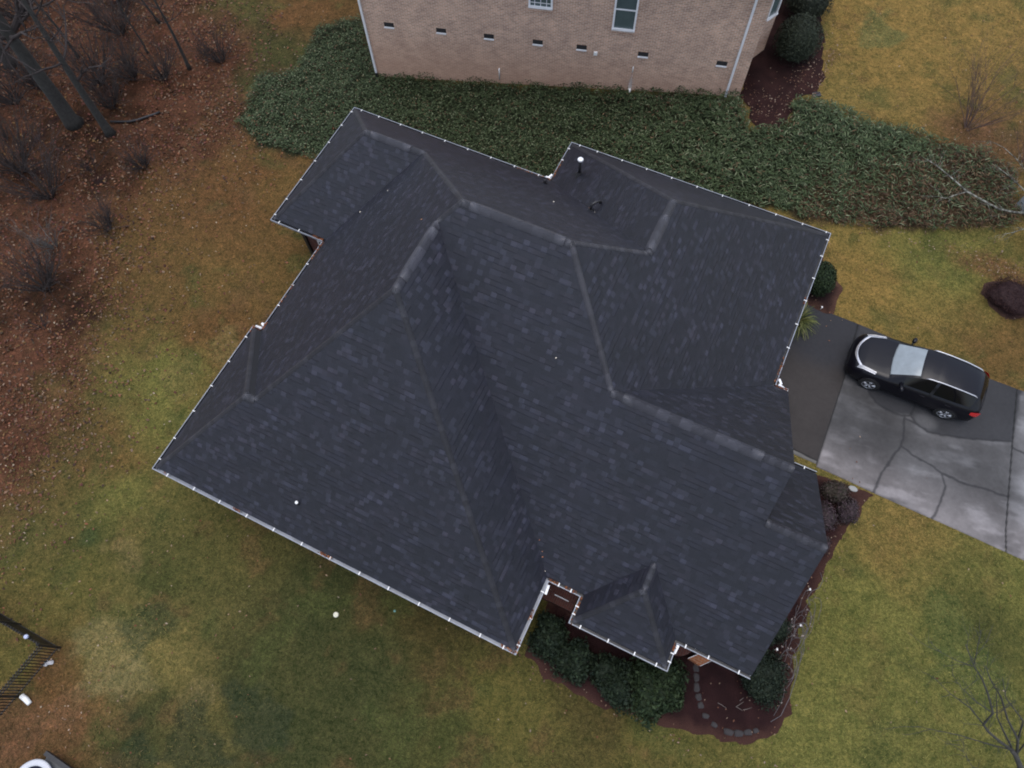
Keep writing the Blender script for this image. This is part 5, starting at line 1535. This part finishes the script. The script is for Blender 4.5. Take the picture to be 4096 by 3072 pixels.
# grey box at the end of the bank
zb_ = float(terr(10.5, 25.75))
bx = empty('utility_box', 'pale grey utility box cut by the right frame edge at the end of the bank', 'utility box', (10.62, 25.72, zb_), .95)
bm = bmesh.new(); box(bm, (0, 0, .30), (.75, .62, .7)); bmesh.ops.bevel(bm, geom=bm.edges[:], offset=.02, segments=2, affect='EDGES'); obj('cabinet', bm, simple('grey_box', (.30, .32, .33), .5, .1), bx)
bm = bmesh.new(); box(bm, (0, 0, .67), (.79, .66, .05)); obj('lid', bm, simple('grey_lid', (.34, .36, .37), .5, .1), bx)
# splash block in the neighbour's bed
bm = bmesh.new(); box(bm, (0, 0, .04), (.34, .2, .08)); box(bm, (0, .08, .09), (.34, .04, .04))
single('splash_block', 'small dark splash block at the point of the mulch beside the right lawn', 'block', bm, simple('dark_block', (.03, .03, .035), .6, .2), (1.06, 27.15, float(terr(1.06, 27.15))), False, None, .6)
# tub at the lower left
tub = empty('round_tub', 'pale rimmed tub with a dark blue inside, cut by the bottom frame edge', 'tub', (-12.68, -8.72, 0))
bm = bmesh.new()
lathe(bm, [(.40, .10), (.55, .12), (.60, .40), (.63, .47), (.60, .50), (.48, .50), (.45, .46)], seg=40)
bm.transform(Matrix.Diagonal((1.0, 1.08, 1, 1)))
obj('rim', bm, simple('pale_rim', (.50, .51, .54), .4, .06), tub, True)
bm = bmesh.new(); lathe(bm, [(.455, .47), (.40, .25), (.0, .2)], seg=40); bm.transform(Matrix.Diagonal((1.0, 1.08, 1, 1))); obj('basin', bm, simple('dark_basin', (.022, .025, .045), .3, .2), tub, True)
pl = empty('dark_plank', 'grey panel with a black edge lying behind the tub', 'panel', (-12.1, -7.98, 0), -.04)
bm = bmesh.new(); box(bm, (0, -.18, .30), (1.4, .34, .05)); obj('board', bm, simple('grey_board', (.05, .052, .055), .6, .3, 4), pl)
bm = bmesh.new(); box(bm, (0, .05, .34), (1.6, .13, .12)); obj('edge', bm, M_black_plastic, pl)

# stones edging and stepping through the bed: irregular rounded slabs
def slab(label, name, x, y, sx, sy, rz, h, group):
    n = 16; bm = bmesh.new()
    ph = rng.uniform(0, 6.28, 3)
    rr_ = [1 + .07 * math.sin(3 * k * 6.283 / n + ph[0]) + .05 * math.sin(5 * k * 6.283 / n + ph[1]) for k in range(n)]
    sq = lambda a: 1 / max(abs(math.cos(a)) ** 4 + abs(math.sin(a)) ** 4, .3) ** .25
    rows_ = []
    for s_, z in ((1.0, -.04), (1.0, h * .6), (.93, h), (.5, h * 1.06)):
        rows_.append([bm.verts.new((sx * .5 * s_ * rr_[k] * sq(k * 6.283 / n) * math.cos(k * 6.283 / n), sy * .5 * s_ * rr_[k] * sq(k * 6.283 / n) * math.sin(k * 6.283 / n), z)) for k in range(n)])
    for a, b_ in zip(rows_, rows_[1:]):
        for k in range(n): bm.faces.new((a[k], a[(k + 1) % n], b_[(k + 1) % n], b_[k]))
    bm.faces.new(rows_[-1])
    return single(name, label, 'stone', bm, M_stone, (x, y, 0.0), True, group, rz)
g = 'stepping stones through the front bed'
for lab, x, y, sx, sy, rz in (('grey stepping stone nearest to the orange brick pier', 4.47, 3.18, .20, .26, .5), ('grey stepping stone, second from the brick pier', 4.58, 2.92, .19, .27, .45),
                              ('palest grey stepping stone, halfway from the brick pier to the lawn', 4.69, 2.64, .19, .30, .4), ('grey stepping stone just below the palest one', 4.84, 2.40, .2, .22, .6), ('sunken grey stepping stone closest to the largest green shrub', 4.98, 2.20, .2, .2, .6)):
    slab(lab, 'stepping_stone', x, y, sx, sy, rz, .10, g)
g = 'edging stones along the front bed'
for lab, x, y, sx, sy, rz in (('small edging stone at the left start of the bed edge', 5.22, 1.98, .22, .16, .2), ('edging stone second from the left of the bed edge', 5.55, 1.86, .2, .15, -.1), ('pinkish grey edging stone, the widest of the bed edge', 6.02, 1.86, .31, .19, .2), ('grey edging stone right of the widest one', 6.31, 1.96, .29, .2, .38),
                              ('grey edging stone second from the right end', 6.56, 2.11, .26, .18, .5), ('small edging stone at the right end of the bed edge', 6.77, 2.26, .18, .15, .6)):
    slab(lab, 'edging_stone', x, y, sx, sy, rz, .12, g)
# pruned twigs lying on the mulch
t = empty('fallen_twig', 'pale forked twig lying on the dark mulch at the front of the bed', 'twig', (6.0, 2.7, .1))
bm = bmesh.new()
for P in ([(-.57, -.2, .02), (-.27, -.23, .03)], [(0, -.05, .02), (.15, .18, .06)], [(.03, .15, .05), (.11, .29, .05)], [(-.02, -.06, .02), (.2, -.08, .05)], [(.21, -.05, .04), (.43, .13, .06)]):
    a, b_ = Vector(P[0]), Vector(P[1])
    tube(bm, [a, a.lerp(b_, .5) + Vector(rng.normal(0, .012, 3)), b_], [.010, .009, .006], 5)
obj('stick', bm, simple('pale_stick', (.15, .125, .115), .9, .2, 12), t)
